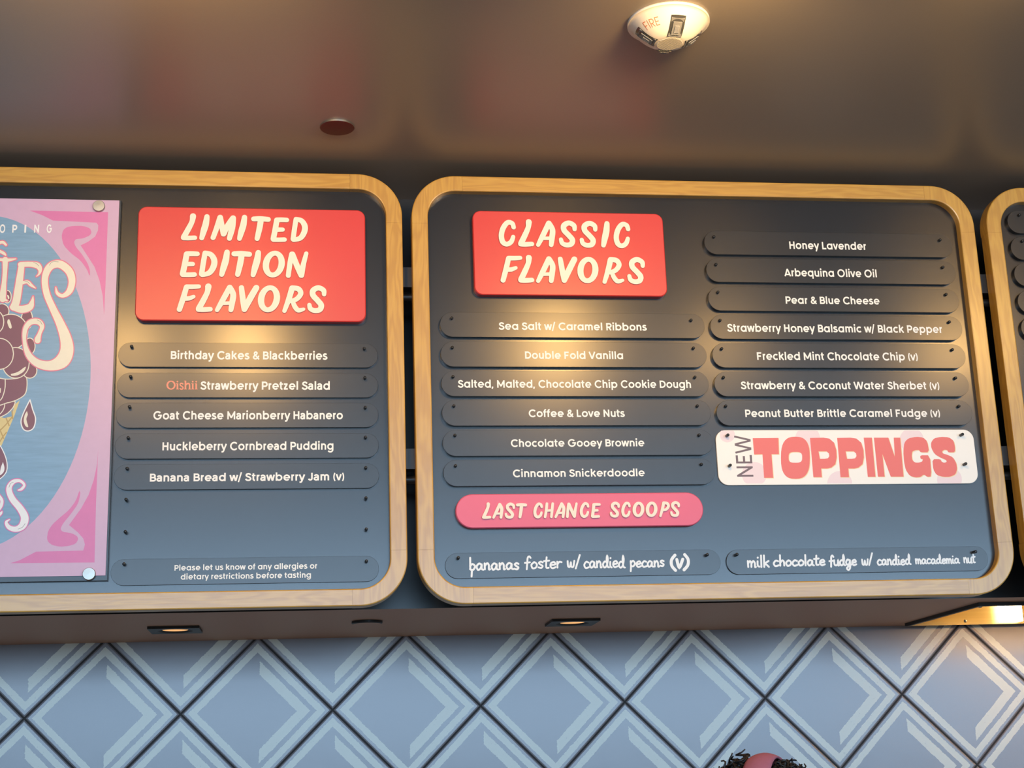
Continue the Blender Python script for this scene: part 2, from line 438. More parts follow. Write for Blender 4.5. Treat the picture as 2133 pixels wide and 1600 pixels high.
    G['C'] = ([('o', A(.05+h+R, .35, R, R, 42, 318))], .05+h+R*1.75+h+.02)
    G['G'] = ([('o', A(.05+h+R, .35, R, R, 42, 360)+[(.05+h+R+.04, .35)])], .09+2*R+w)
    G['O'] = ([ring(.05+h+R, .35, R, R)], .10+2*R+w)
    G['S'] = ([('o', smooth_path([(.47, .53), (.41, .61), (.29, .645), (.16, .60), (.12, .50), (.19, .41), (.31, .36), (.43, .29), (.48, .19), (.42, .09), (.29, .052), (.14, .09), (.07, .19)], 4))], .56)
    G['M'] = ([stem(sx, 0, C), stem(sx+.58, 0, C), ('o', [(sx, C-h*.9), (sx+.29-fl, .18), (sx+.29+fl, .18), (sx+.58, C-h*.9)])], 2*sx+.58)
    G['N'] = ([stem(sx, 0, C), stem(sx+.42, 0, C), ('o', [(sx-h*.2, C-h*.5), (sx+.42+h*.2, h*.5)])], 2*sx+.42)
    G['J'] = ([('o', [(.34, C), (.34, .20)]+A(.20, .20, .14, .145, 0, -165))], .34+sx)
    G['V'] = ([('o', [(.06, C), (.325-fl, h), (.325+fl, h), (.59, C)])], .64)
    G['W'] = ([('o', [(.06, C), (.26-fl, h), (.26+fl, h), (.47-fl, C-h), (.47+fl, C-h), (.68-fl, h), (.68+fl, h), (.88, C)])], .94)
    G['T'] = ([stem(.29, 0, ct), ('o', [(.02, ct), (.56, ct)])], .58)
    G['&'] = ([('o', smooth_path([(.60, .0), (.36, .27), (.19, .47), (.20, .60), (.31, .645), (.40, .59), (.38, .47), (.19, .33), (.10, .20), (.15, .09), (.28, .052), (.42, .10), (.52, .22), (.56, .33)], 4), .92)], .64)
    G['/'] = ([('o', [(.03, -.1), (.27, .78)], .85)], .32)
    G['('] = ([('o', A(.36, .31, .26, .48, 130, 230), .8)], .26)
    G[')'] = ([('o', A(-.10, .31, .26, .48, 50, -50), .8)], .26)
    G[','] = ([('o', [(.11, .10), (.06, -.10)], 1)], .22)
    G[' '] = ([], .25)
    return G
GP = glyphs(.136, .062)                                  # geometric face with round one-storey a
GI = glyphs(.140, .062)                                  # grotesque of the left board: two-storey a, narrower rounds
def _inter():
    G = GI; w = .140; h = w/2
    G['a'] = ([('o', smooth_path([(.09, .40), (.15, .475), (.26, .495), (.37, .44), (.395, .34)], 4)+[(.395, 0)]),
               ('o', smooth_path([(.395, .32), (.28, .30), (.15, .275), (.085, .19), (.10, .10), (.20, .052), (.31, .08), (.395, .19)], 4))], .53)
    G['y'] = ([('o', [(.055, XH), (.265, .03)]), ('o', smooth_path([(.475, XH), (.265, .0), (.19, -.13), (.06, -.135)], 3))], .52)
    G['t'] = ([('o', [(.15, .68), (.15, .17)]+A(.27, .17, .12, .115, 180, 280)), ('o', [(.02, .485), (.33, .485)], .9)], .36)
_inter()
def text_strokes(s, G):
    x = 0; out = []
    for ch in s:
        g, adv = G[ch]
        for k in g: out.append((k[0], [(x+p[0], p[1]) for p in k[1]], k[2] if len(k) > 2 else 1))
        x += adv
    return out, x
def put_text(mb, s, G, xl, xr, zb, cap, y, w=.118, rot=False, caps='butt'):
    """text between xl and xr, baseline zb, capital height cap, in the plane y"""
    st, adv = text_strokes(s, G)
    lo = min(p[0] for k in st for p in k[1])-w/2; hi = max(p[0] for k in st for p in k[1])+w/2
    kx = (xr-xl)/(hi-lo); kz = cap/.70
    T = (lambda p: (xl+(p[0]-lo)*kx, zb+p[1]*kz)) if not rot else (lambda p: (zb-p[1]*kz, xl+(p[0]-lo)*kx))
    for i, (c, pts, f) in enumerate(st):
        mb.ribbon(pts, w*f, y-1.5e-5*(i % 5), None, c == 'c', caps, T, c != 'c')
# raised brush capitals: strokes of (x, z, width) on a unit-high cell
BR = {
 'L': [[(.45,.93,.22),(.42,.72,.185),(.29,.42,.2),(.14,.12,.2)], [(.13,.09,.18),(.30,.085,.18),(.53,.10,.17)]],
 'I': [[(.27,.92,.19),(.23,.62,.23),(.16,.35,.22),(.1,.09,.17)]],
 'M': [[(.1,.11,.18),(.21,.45,.19),(.34,.9,.2)], [(.34,.9,.2),(.41,.55,.2),(.47,.26,.2)], [(.47,.26,.2),(.62,.6,.2),(.8,.88,.21)], [(.8,.88,.21),(.77,.5,.22),(.68,.09,.18)]],
 'T': [[(.1,.86,.19),(.35,.87,.2),(.62,.85,.19)], [(.36,.84,.21),(.31,.5,.21),(.23,.1,.18)]],
 'E': [[(.22,.83,.2),(.17,.5,.2),(.1,.1,.2)], [(.22,.84,.18),(.40,.845,.18),(.58,.84,.17)], [(.2,.46,.17),(.43,.465,.16)], [(.1,.07,.17),(.3,.07,.17),(.5,.08,.17)]],
 'D': [[(.2,.85,.18),(.15,.5,.18),(.1,.1,.18)], [(.2,.88,.17),(.40,.82,.19),(.52,.62,.21),(.5,.38,.21),(.36,.15,.19),(.12,.07,.16)]],
 'N': [[(.1,.08,.17),(.15,.5,.18),(.22,.88,.19)], [(.24,.88,.19),(.4,.45,.2),(.55,.1,.2)], [(.55,.1,.2),(.62,.5,.18),(.72,.91,.15)]],
 'F': [[(.32,.9,.18),(.22,.5,.19),(.1,.08,.18)], [(.32,.91,.17),(.52,.91,.17),(.74,.925,.15)], [(.27,.48,.17),(.42,.49,.16),(.57,.55,.13)]],
 'A': [[(.08,.07,.15),(.25,.4,.19),(.5,.9,.2)], [(.5,.9,.2),(.62,.65,.2),(.59,.35,.2),(.55,.08,.17)], [(.25,.32,.13),(.56,.33,.13)]],
 'V': [[(.12,.9,.18),(.17,.5,.2),(.23,.1,.19)], [(.23,.1,.19),(.42,.5,.22),(.63,.9,.21)]],
 'R': [[(.36,.9,.2),(.25,.5,.19),(.1,.06,.15)], [(.36,.91,.18),(.58,.87,.19),(.66,.70,.18),(.52,.50,.17),(.3,.42,.15)], [(.38,.42,.15),(.46,.22,.17),(.58,.09,.17),(.76,.13,.12)]],
 'P': [[(.36,.9,.2),(.25,.5,.19),(.1,.06,.15)], [(.36,.91,.18),(.58,.87,.19),(.66,.70,.18),(.52,.50,.17),(.3,.44,.15)]],
 'S': [[(.6,.68,.15),(.58,.83,.18),(.4,.92,.19),(.22,.82,.2),(.22,.64,.2),(.38,.45,.2),(.5,.28,.2),(.45,.12,.19),(.28,.08,.18),(.13,.15,.17),(.09,.29,.15)]],
 'C': [[(.55,.72,.16),(.5,.87,.17),(.34,.9,.18),(.18,.7,.19),(.1,.42,.19),(.14,.17,.19),(.28,.08,.18),(.44,.17,.17),(.52,.36,.15)]],
 'H': [[(.25,.92,.17),(.19,.5,.18),(.1,.08,.16)], [(.62,.92,.17),(.56,.5,.18),(.5,.08,.16)], [(.18,.47,.15),(.56,.50,.15)]],
 'O': None}
def brush_letter(parent, ch, x, z, h, yf, yb, sx=1.0, mat_=None):
    mb = MB(); T = lambda p: (x+p[0]*h*sx, z+p[1]*h)
    if ch == 'O':
        pts = [(.39+.27*math.cos(a)+.10*(.41*math.sin(a)), .5+.405*math.sin(a)) for a in [2*math.pi*k/28 for k in range(28)]]
        mb.ribbon(pts, [.2+.02*math.cos(2*math.pi*k/28*2) for k in range(28)], yf, yb, True, T=T)
    else:
        for i, st in enumerate(BR[ch]):
            p = smooth_path(st, 6)
            mb.ribbon([q[:2] for q in p], [q[2] for q in p], yf-2e-5*i, yb, False, 'round', T)
    return mb.build('letter', mat_ or MT['cream'], parent)

# ------------------------------------------------------------------ the menu boards
YF, YP = 3.500, 3.522
ZT, ZBm = EYE+1.5015, EYE+0.4175
FW, RO = 0.0408, 0.112                              # frame width, outer corner radius
def peg_mesh():
    b = MB(); b.lathe([(.0038, 0), (.0038, -.018), (.0030, -.0200), (.0012, -.0208)], (0, 0, 0), 'y', 12)
    return fix_normals(b.build('peg', MT['peg'])).data
_t = None
def menu_board(x0, x1, label, pegs):
    root = empty('menu_board', ((x0+x1)/2, YF+.042, ZBm)); tag(root, label, 'menu board', 'oak framed menu boards')
    inv = Matrix.Translation(-root.location)
    def own(o): o.matrix_parent_inverse = inv; return o
    z0, z1, yb = ZBm, ZT, YF+.042
    b = MB(); b.plate(rrect(x0+.012, x1-.012, z0+.012, z1-.012, RO-.012), YP, YP+.012, .0005)
    own(b.build('panel', MT['panel'], root))
    J = RO+.018
    for a0, a1, c0, c1, m in ((x0+J, x1-J, z1-FW, z1, 'wood_x'), (x0+J, x1-J, z0, z0+FW, 'wood_x'), (x0, x0+FW, z0+J, z1-J, 'wood_z'), (x1-FW, x1, z0+J, z1-J, 'wood_z')):
        b = MB(); b.box(a0, a1, YF, yb, c0, c1); r = own(fix_normals(b.build('frame_rail', MT[m], root)))
        long_x = m == 'wood_x'
        # round the long edges only
        bm = bmesh.new(); bm.from_mesh(r.data)
        es = [e for e in bm.edges if abs((e.verts[0].co-e.verts[1].co).normalized()[0 if long_x else 2]) > .9]
        bmesh.ops.bevel(bm, geom=es, offset=.003, segments=2, affect='EDGES', profile=.5); bm.to_mesh(r.data); bm.free()
    for cx, cz, a0 in ((x1-RO, z1-RO, 0), (x0+RO, z1-RO, 90), (x0+RO, z0+RO, 180), (x1-RO, z0+RO, 270)):
        b = MB(); rows = []; e = .003
        prof = [(RO, yb), (RO, YF+e), (RO-e*.3, YF+e*.3), (RO-e, YF), (RO-FW+e, YF), (RO-FW+e*.3, YF+e*.3), (RO-FW, YF+e), (RO-FW, yb)]
        n = 22
        def station(c, s, ox, oz): return [(cx+ox+c*rr, yy, cz+oz+s*rr) for rr, yy in prof]
        ca, sa = math.cos(rad(a0)), math.sin(rad(a0)); cb, sb = math.cos(rad(a0+90)), math.sin(rad(a0+90))
        rows.append(station(ca, sa, -cb*.0177, -sb*.0177))
        for k in range(n+1):
            a = rad(a0+90*k/n); rows.append(station(math.cos(a), math.sin(a), 0, 0))
        rows.append(station(cb, sb, -ca*.0177, -sa*.0177))
        b.grid(rows, True); b.face(rows[0]); b.face(rows[-1][::-1])
        own(fix_normals(b.build('frame_corner', MT['wood_z'], root)))
    for px, pz in pegs:
        p = own(link('peg', PEG, root)); p.location = (px, YP, pz)
    return root
_o = peg_mesh(); PEG = _o
for ob in [o for o in COL.objects if o.data == PEG]: COL.objects.unlink(ob); bpy.data.objects.remove(ob)
PT = YP-.014                                        # peg tips are measured about here
def P(*pp): return [at(a, b, PT) for a, b in pp]
pegsL = P((274.3,722.3),(758.7,726.6),(272.3,785),(760,787.6),(270,848),(760.7,849.5),(267.3,912.8),(761.2,911.7),(265,976.4),(761.8,975),
          (262.8,1041),(762.2,1038),(261.3,1108.3),(762.8,1102.7),(258.5,1175.4),(763.1,1169.2))
pegsR = P((940.9,663.4),(1439,667.7),(942,724.6),(1443.9,725.8),(943.5,785.3),(1447,786.4),(945.2,846.3),(1451.9,846.3),(947.5,907.5),(1455.9,906.9),
          (948.6,971),(1460.5,967.8),(954.4,1162.4),(1472.7,1156),(1486.5,494),(1957.4,500.7),(1490.9,551.6),(1963.3,557.4),(1494.9,609.4),(1969.7,614),
          (1499.3,667.8),(1976.6,671.3),(1502.8,727),(1983,729),(1506.3,786.9),(1989.4,788),(1511.2,846.5),(1996.4,846.8),
          (1515.6,906.7),(1520.6,969.5),(2003.9,905.3),(2010.6,966.6),(1534.5,1155.5),(2031,1149.7))
pegs3 = P((2122.5,448.5),(2129,503))
boardL = menu_board(0.2323-1.488, 0.2323, 'oak framed menu board on the left holding the poster and the limited edition list', pegsL)
boardR = menu_board(0.2561, 1.7443, 'oak framed menu board in the middle holding the classic flavors list', pegsR)
board3 = menu_board(1.7795, 3.2677, 'oak framed menu board cut off by the right edge of the photo', pegs3)

# strips hung on the pegs
def strip(name, xc, zc, w, h, th, label, group, cache={}):
    key = (round(w, 4), round(h, 4), th)
    if key not in cache:
        b = MB(); b.plate(rrect(-w/2, w/2, -h/2, h/2, h/2-.0005, 14), -th, 0, .0004)
        o = fix_normals(b.build(name, MT['strip'])); cache[key] = o
    else:
        o = cache[key].copy(); COL.objects.link(o)
    o.location = (xc, YP, zc); tag(o, label, 'menu strip', group)
    return o
def lettering(parent, specs, m=MT['white_print']):
    mb = MB()
    for fn in specs: fn(mb)
    o = mb.build('lettering', m, parent); o.matrix_parent_inverse = Matrix.Translation(-parent.location); return o
def px_text(s, G, l, r, base, cap, zoom, ox, oy, Y, w=.136):
    """text measured on the photo: ends l..r, baseline and capital top at its middle"""
    def f(mb):
        xm = (l+r)/2
        xl = at(ox+l/zoom, oy+base/zoom, Y)[0]; xr = at(ox+r/zoom, oy+base/zoom, Y)[0]
        zb = at(ox+xm/zoom, oy+base/zoom, Y)[1]; zt = at(ox+xm/zoom, oy+cap/zoom, Y)[1]
        put_text(mb, s, G, xl, xr, zb, zt-zb, Y, w)
    return f
SCL = (YP)/3.822
TL, TR = .008, .012
def row_z(c): return EYE+c*SCL
gL, gM, gR, g3 = 'limited edition flavor strips', 'classic flavor strips, left column', 'classic flavor strips, right column', 'strips on the cut off board'
A1 = (3.555, 220, 690)
left = [('Birthday Cakes & Blackberries', 1.117, 482, 1643, 209, 150, 'charcoal menu strip reading Birthday Cakes & Blackberries, under the large red sign'),
        ('Strawberry Pretzel Salad', 1.035, 700, 1660, 433, 373, 'charcoal menu strip reading Strawberry Pretzel Salad after one pink word'),
        ('Goat Cheese Marionberry Habanero', .9545, 353, 1757, 653, 593, 'charcoal menu strip reading Goat Cheese Marionberry Habanero'),
        ('Huckleberry Cornbread Pudding', .873, 420, 1687, 880, 821, 'charcoal menu strip reading Huckleberry Cornbread Pudding'),
        ('Banana Bread w/ Strawberry Jam (v)', .7925, 327, 1768, 1109, 1051, 'charcoal menu strip reading Banana Bread w/ Strawberry Jam (v)')]
for s, c, l, r, ba, ca, lab in left:
    o = strip('menu_strip', -.1533*SCL, row_z(c)-.0005, .671*SCL, .066*SCL, TL, lab, gL)
    lettering(o, [px_text(s, GI, l, r, ba, ca, *A1, YP-TL-.0002, .140)])
    if 'Pretzel' in s:
        def oishii(mb):
            Y = YP-TL-.0002; k = 21.33
            def T(p): return at(330+p[0]/k, 770+p[1]/k, Y)
            n = 24
            mb.ribbon([(560+165*math.cos(2*math.pi*i/n), 690-175*math.sin(2*math.pi*i/n)) for i in range(n)],
                      [50+28*abs(math.cos(2*math.pi*i/n)) for i in range(n)], Y, None, True, 'butt', T)
            def stm(x, y0, w=72): mb.ribbon([(x, y0), (x, 880)], w, Y-1e-5, None, False, 'butt', T); mb.ribbon([(x-62, 868), (x+62, 868)], 28, Y-2e-5, None, False, 'butt', T); mb.ribbon([(x-58, y0+14), (x, y0+14)], 28, Y-2e-5, None, False, 'butt', T)
            for x in (845, 1525, 1680): stm(x, 610); mb.poly([T((x+38*math.cos(a), 535+38*math.sin(a))) for a in [2*math.pi*i/12 for i in range(12)]], Y)
            stm(1200, 490); mb.ribbon(smooth_path([(1215, 680), (1290, 622), (1370, 640), (1385, 740)], 5)+[(1385, 880)], 66, Y-3e-5, None, False, 'butt', T); mb.ribbon([(1325, 868), (1445, 868)], 28, Y-2e-5, None, False, 'butt', T)
            mb.ribbon(smooth_path([(1100, 660), (1050, 610), (975, 625), (970, 690), (1040, 745), (1095, 800), (1070, 860), (1000, 870), (945, 830)], 5), 56, Y, None, False, 'butt', T)
        q = lettering(o, [oishii], MT['coral_print']); q['label'] = 'pink serif word'
o = strip('menu_strip', -.1545*SCL, row_z(.550), .668*SCL, .066*SCL, .005, 'charcoal notice strip about allergies and dietary restrictions at the foot of the board', 'bottom strips')
A2 = (3.232, 200, 1000); Yq = YP-.0052
lettering(o, [px_text('Please let us know of any allergies or', GP, 528, 1492, 603, 566, *A2, Yq), px_text('dietary restrictions before tasting', GP, 570, 1447, 664, 627, *A2, Yq)])
B1, B2 = (3.497, 890, 640), (3.497, 890, 830)
mid = [('Sea Salt w/ Caramel Ribbons', 1.2045, 520, 1600, 167, 114, B1), ('Double Fold Vanilla', 1.1215, 713, 1427, 377, 324, B1),
       ('Salted, Malted, Chocolate Chip Cookie Dough', 1.040, 222, 1922, 587, 533, B1), ('Coffee & Love Nuts', .9595, 740, 1440, 135, 82, B2),
       ('Chocolate Gooey Brownie', .8775, 610, 1587, 351, 298, B2), ('Cinnamon Snickerdoodle', .797, 625, 1590, 570, 517, B2)]
for s, c, l, r, ba, ca, zz in mid:
    o = strip('menu_strip', .7145*SCL, row_z(c)-.0008, .729*SCL, .070*SCL, TR, 'charcoal menu strip reading ' + s, gM)
    lettering(o, [px_text(s, GP, l, r, ba, ca, *zz, YP-TR-.0002)])
C1, C2 = (3.44, 1440, 460), (3.44, 1440, 700)
rgt = [('Honey Lavender', 1.450, 705, 1258, 205, 152, C1), ('Arbequina Olive Oil', 1.3685, 668, 1330, 401, 348, C1), ('Pear & Blue Cheese', 1.285, 678, 1355, 597, 545, C1),
       ('Strawberry Honey Balsamic w/ Black Pepper', 1.2035, 258, 1803, 799, 745, C1), ('Freckled Mint Chocolate Chip (v)', 1.1215, 473, 1625, 173, 119, C2),
       ('Strawberry & Coconut Water Sherbet (v)', 1.040, 355, 1780, 382, 328, C2), ('Peanut Butter Brittle Caramel Fudge (v)', .9585, 388, 1785, 580, 527, C2)]
for s, c, l, r, ba, ca, zz in rgt:
    o = strip('menu_strip', 1.460*SCL, row_z(c)-.0008, .729*SCL, .070*SCL, TR, 'charcoal menu strip reading ' + s, gR)
    lettering(o, [px_text(s, GP, l, r, ba, ca, *zz, YP-TR-.0002)])
for i, (px, py) in enumerate(((2098.8, 462), (2105.5, 517), (2113, 572), (2120, 629), (2127, 684))):
    nth = ('topmost', 'second from top', 'third from top', 'fourth from top', 'lowest in view')[i]
    zz = at(px, py, YP-TR)[1]; xx = at(2113, 572, YP-TR)[0]
    strip('menu_strip', xx+.3645*SCL, zz, .729*SCL, .070*SCL, TR, 'strip end on the board cut off at right, '+nth, g3)

# handwriting on the two bottom strips
HW = {
 'b': ([[(.08,.95),(.10,.5),(.10,.08)], [(.10,.35),(.26,.48),(.44,.30),(.36,.04),(.12,.06)]], .50),
 'q': ([[(.08,.95),(.10,.5),(.12,.10)], [(.10,.32),(.26,.46),(.44,.30),(.36,.05),(.22,.0),(.10,.08)], [(.24,.02),(.23,-.50)]], .50),
 'a': ([[(.40,.42),(.22,.50),(.06,.28),(.16,.02),(.34,.12),(.42,.40),(.42,.10),(.54,.02)]], .56),
 'n': ([[(.06,.48),(.09,.02)], [(.08,.28),(.24,.49),(.36,.34),(.38,.02),(.46,.02)]], .50),
 's': ([[(.34,.44),(.20,.50),(.08,.40),(.20,.27),(.34,.16),(.26,.02),(.06,.06)]], .42),
 'f': ([[(.40,.80),(.30,.92),(.20,.80),(.18,.40),(.16,-.08)], [(.02,.42),(.36,.46)]], .40),
 'o': ([[(.26,.49),(.07,.30),(.16,.02),(.38,.08),(.44,.32),(.28,.49),(.20,.46)]], .50),
 't': ([[(.18,.86),(.16,.40),(.18,.06),(.34,.04)], [(.0,.56),(.36,.60)]], .38),
 'e': ([[(.08,.24),(.40,.30),(.32,.48),(.12,.40),(.08,.16),(.22,.0),(.44,.08)]], .48),
 'r': ([[(.06,.48),(.09,.02)], [(.08,.26),(.20,.46),(.36,.44)]], .38),
 'w': ([[(.04,.46),(.08,.08),(.22,.04),(.30,.36),(.34,.06),(.50,.04),(.58,.48)]], .66),
 '/': ([[(.04,-.05),(.36,.95)]], .40),
 'c': ([[(.40,.44),(.22,.50),(.06,.26),(.18,.02),(.44,.08)]], .46),
 'd': ([[(.40,.40),(.20,.48),(.06,.24),(.18,.02),(.36,.14),(.46,.60),(.40,.92),(.36,.60),(.44,.10),(.56,.02)]], .58),
 'i': ([[(.08,.46),(.09,.12),(.20,.02)], [(.09,.74),(.10,.76)]], .24),
 'p': ([[(.06,.48),(.09,.0),(.07,-.38)], [(.08,.34),(.26,.50),(.42,.28),(.28,.04),(.09,.08)]], .48),
 'm': ([[(.06,.50),(.09,.02)], [(.08,.30),(.20,.49),(.30,.36),(.31,.02)], [(.31,.30),(.44,.49),(.54,.34),(.56,.02),(.62,.02)]], .66),
 'l': ([[(.08,.95),(.10,.02)]], .20),
 'k': ([[(.08,.95),(.10,.02)], [(.40,.50),(.10,.26),(.26,.20),(.42,.02)]], .46),
 'h': ([[(.08,.95),(.10,.02)], [(.10,.28),(.26,.49),(.38,.34),(.40,.02)]], .48),
 'u': ([[(.06,.48),(.08,.12),(.22,.02),(.38,.14),(.42,.48),(.42,.04),(.50,.02)]], .52),
 'g': ([[(.40,.42),(.20,.50),(.06,.26),(.18,.04),(.36,.14),(.42,.44),(.42,-.20),(.26,-.42),(.12,-.26),(.34,-.06),(.54,.06)]], .56),
 'v': ([[(.06,.62),(.22,.08),(.44,.64)]], .5), '(': ([[(.32,.95),(.10,.62),(.12,.22),(.36,-.1)]], .38), ')': ([[(.06,.95),(.28,.62),(.26,.22),(.02,-.1)]], .36)}
def hand(word, l, r, base, xh, wpx, zoom, ox, oy, Y):
    """word in handwriting between l..r with baseline and x height in zoomed photo pixels"""
    def f(mb):
        x = 0; st = []
        for ch in word:
            g, adv = HW[ch]; dy = random.uniform(-.03, .03)
            for k in g: st.append([(x+a+b*.06, b+dy) for a, b in k])
            x += adv
        lo = min(p[0] for k in st for p in k); hi = max(p[0] for k in st for p in k); kk = (r-l-wpx)/(hi-lo)
        xm = (l+r)/2
        z0 = at(ox+xm/zoom, oy+base/zoom, Y)[1]; xl = at(ox+(l+wpx/2)/zoom, oy+base/zoom, Y)[0]
        u = (at(ox+xm/zoom, oy+(base-100)/zoom, Y)[1]-z0)/100
        for i, k in enumerate(st):
            p = smooth_path([(a*kk*u+xl-lo*kk*u, z0+b*xh/.5*u) for a, b in k], 6)
            mb.ribbon(p, wpx*u, Y-6e-5*(i % 4), None, False, 'round', climb=True)
    return f
D1, D2 = (3.44, 900, 1120), (3.266, 1480, 1120); Yh = YP-.0052
o = strip('menu_strip', .7145*SCL, row_z(.554), .729*SCL, .066*SCL, .005, 'charcoal strip handwritten bananas foster w/ candied pecans (v), below the pink sign', 'bottom strips')
lettering(o, [hand('qananas', 265, 628, 229, 46, 14, *D1, Yh), hand('foster', 660, 938, 218, 46, 13, *D1, Yh), hand('w/', 967, 1070, 214, 48, 13, *D1, Yh),
              hand('candied', 1085, 1392, 216, 46, 13, *D1, Yh), hand('pecans', 1415, 1672, 209, 42, 13, *D1, Yh), hand('(v)', 1708, 1852, 222, 52, 22, *D1, Yh)], MT['chalk'])
o = strip('menu_strip', 1.460*SCL, row_z(.553), .729*SCL, .066*SCL, .005, 'charcoal strip handwritten milk chocolate fudge w/ candied macademia nut', 'bottom strips')
lettering(o, [hand('milk', 250, 408, 200, 42, 13, *D2, Yh), hand('chocolate', 425, 795, 191, 38, 13, *D2, Yh), hand('fudge', 805, 1005, 190, 38, 13, *D2, Yh), hand('w/', 1028, 1115, 185, 40, 12, *D2, Yh),
              hand('candied', 1132, 1377, 184, 36, 12, *D2, Yh), hand('macademia', 1393, 1712, 177, 32, 11, *D2, Yh), hand('nut', 1722, 1812, 172, 34, 11, *D2, Yh)], MT['chalk'])

# red signs with raised letters
def red_sign(name, x0, x1, z0, z1, r, th, m, label, lines, zoom, ox, oy):
    b = MB(); loc = ((x0+x1)/2, YP, (z0+z1)/2)
    b.plate(rrect(x0, x1, z0, z1, r), YP-th, YP, .002)
    o = fix_normals(b.build(name, m, None, False, loc)); tag(o, label, 'sign', 'red header signs')
    Y = YP-th
    for word, xs, yt, yb, xm, sx in lines:
        zb = at(ox+xm/zoom, oy+yb/zoom, Y)[1]; zt = at(ox+xm/zoom, oy+yt/zoom, Y)[1]
        ymid = (yt+yb)/2
        for ch, lx in zip(word, xs):
            k = brush_letter(o, ch, at(ox+lx/zoom, oy+ymid/zoom, Y)[0], zb, zt-zb, Y-.004, Y, sx)
            k.matrix_parent_inverse = Matrix.Translation(-o.location)
    return o
YS = YP-.020
ax = lambda px, py: at(px, py, YS)[0]
az = lambda px, py: at(px, py, YS)[1]
red_sign('header_sign', ax(284.5, 548), ax(761.3, 552), az(524, 668.8), az(524, 433.7), .021, .020, MT['red'],
         'large red sign with raised cream letters reading LIMITED EDITION FLAVORS',
         [('LIMITED', (455, 612, 705, 922, 1037, 1200, 1362), 195, 408, 960, 1.0), ('EDITION', (455, 610, 775, 875, 1033, 1133, 1322), 483, 706, 960, 1.0),
          ('FLAVORS', (428, 577, 742, 930, 1093, 1290, 1497), 769, 994, 1020, 1.0)], 3.95, 260, 400)
red_sign('header_sign', ax(986.5, 527), ax(1385.3, 530), az(1187, 615.6), az(1187, 442), .021, .020, MT['red'],
         'red sign with raised cream letters reading CLASSIC FLAVORS',
         [('CLASSIC', (362, 537, 718, 938, 1138, 1342, 1470), 191, 445, 1000, 1.0), ('FLAVORS', (375, 537, 718, 930, 1120, 1352, 1597), 535, 792, 1000, 1.0)], 4.637, 960, 420)
zt_, zb_ = az(1207, 1027.3), az(1207, 1097.5)
red_sign('header_sign', ax(949.5, 1064), ax(1465.6, 1061), zb_, zt_, (zt_-zb_)/2-.0005, .018, MT['pink'],
         'pink red capsule sign with raised letters reading LAST CHANCE SCOOPS',
         [('LASTCHANCESCOOPS', (392, 470, 560, 645, 770, 843, 922, 1005, 1108, 1188, 1325, 1410, 1492, 1588, 1682, 1764), 758, 872, 1110, 1.0)], 3.497, 890, 830)

# toppings plate
E1 = (3.555, 1470, 880); Yt = YP-.005
TT = lambda p: at(E1[1]+p[0]/E1[0], E1[2]+p[1]/E1[0], Yt)
tx0, tx1 = (TT((84, 255))[0], TT((2001, 255))[0]); tz0, tz1 = TT((1040, 459))[1], TT((1040, 55))[1]
b = MB(); loc = ((tx0+tx1)/2, YP, (tz0+tz1)/2)
b.plate(rrect(tx0, tx1, tz0, tz1, .026), Yt, YP, .0008)
MT['plate'] = mat('warm_white_plate', (.90, .86, .78), .45)
tp = fix_normals(b.build('toppings_sign', MT['plate'], None, False, loc)); tag(tp, 'white sign plate with coral letters reading NEW TOPPINGS', 'sign')
pin = Matrix.Translation(-tp.location)
MT['dot'] = mat('pale_pink_print', (.84, .68, .68), .45)
for cx, cy, r in ((160, 92, 56), (755, 120, 92), (1525, 132, 90), (360, 385, 92), (992, 452, 92), (1805, 425, 92)):
    b = MB()
    b.poly([TT((max(92, cx+r*math.cos(a)), min(452, max(61, cy+r*math.sin(a))))) for a in [2*math.pi*k/28 for k in range(28)]], Yt-.0001)
    o = b.build('pink_dot', MT['dot'], tp); o.matrix_parent_inverse = pin
tops = {'T': ([(348,117),(538,115),(542,236),(487,236),(500,411),(432,411),(420,236),(358,238)], None),
 'P': ([(772,115),(870,113),(915,120),(950,150),(967,205),(970,260),(960,310),(930,335),(900,342),(855,342),(860,406),(797,406)], [(835,215),(895,215),(912,230),(915,250),(905,266),(880,270),(845,270)]),
 'I': ([(1170,113),(1230,113),(1257,403),(1200,403)], None),
 'N': ([(1245,113),(1352,113),(1400,255),(1392,113),(1440,113),(1465,402),(1370,402),(1308,235),(1325,402),(1275,402)], None),
 'G': ([(1655,222),(1590,222),(1580,205),(1555,205),(1530,215),(1525,245),(1530,280),(1550,298),(1580,298),(1603,290),(1608,272),(1590,270),(1588,243),(1660,243),(1672,400),(1640,404),(1615,385),(1590,405),(1550,408),(1510,395),(1480,350),(1468,290),(1463,215),(1470,150),(1500,118),(1560,106),(1610,112),(1640,140)], None),
 'S': ([(1846,222),(1795,222),(1788,205),(1765,203),(1750,215),(1755,230),(1790,240),(1830,258),(1855,300),(1862,345),(1850,385),(1810,403),(1760,404),(1710,390),(1685,350),(1678,272),(1738,272),(1745,290),(1765,300),(1785,293),(1780,278),(1740,262),(1695,235),(1670,190),(1668,150),(1690,118),(1740,107),(1800,110),(1835,135),(1846,180)], None)}
def sup(cx, cy, rx, ry, n=2.7, N=36):
    f = lambda v: math.copysign(abs(v)**(2/n), v)
    return [(cx+rx*f(math.cos(2*math.pi*k/N)), cy+ry*f(math.sin(2*math.pi*k/N))) for k in range(N)]
shapes = [(tops['T'][0], None), (sup(664, 262, 107, 156), sup(664, 259, 50, 40, 3.2)), tops['P'], tuple([[(x+201, y) for x, y in l] for l in tops['P']]), tops['I'], tops['N'],
          (chaikin(tops['G'][0]), None), (chaikin(tops['S'][0]), None)]
b = MB()
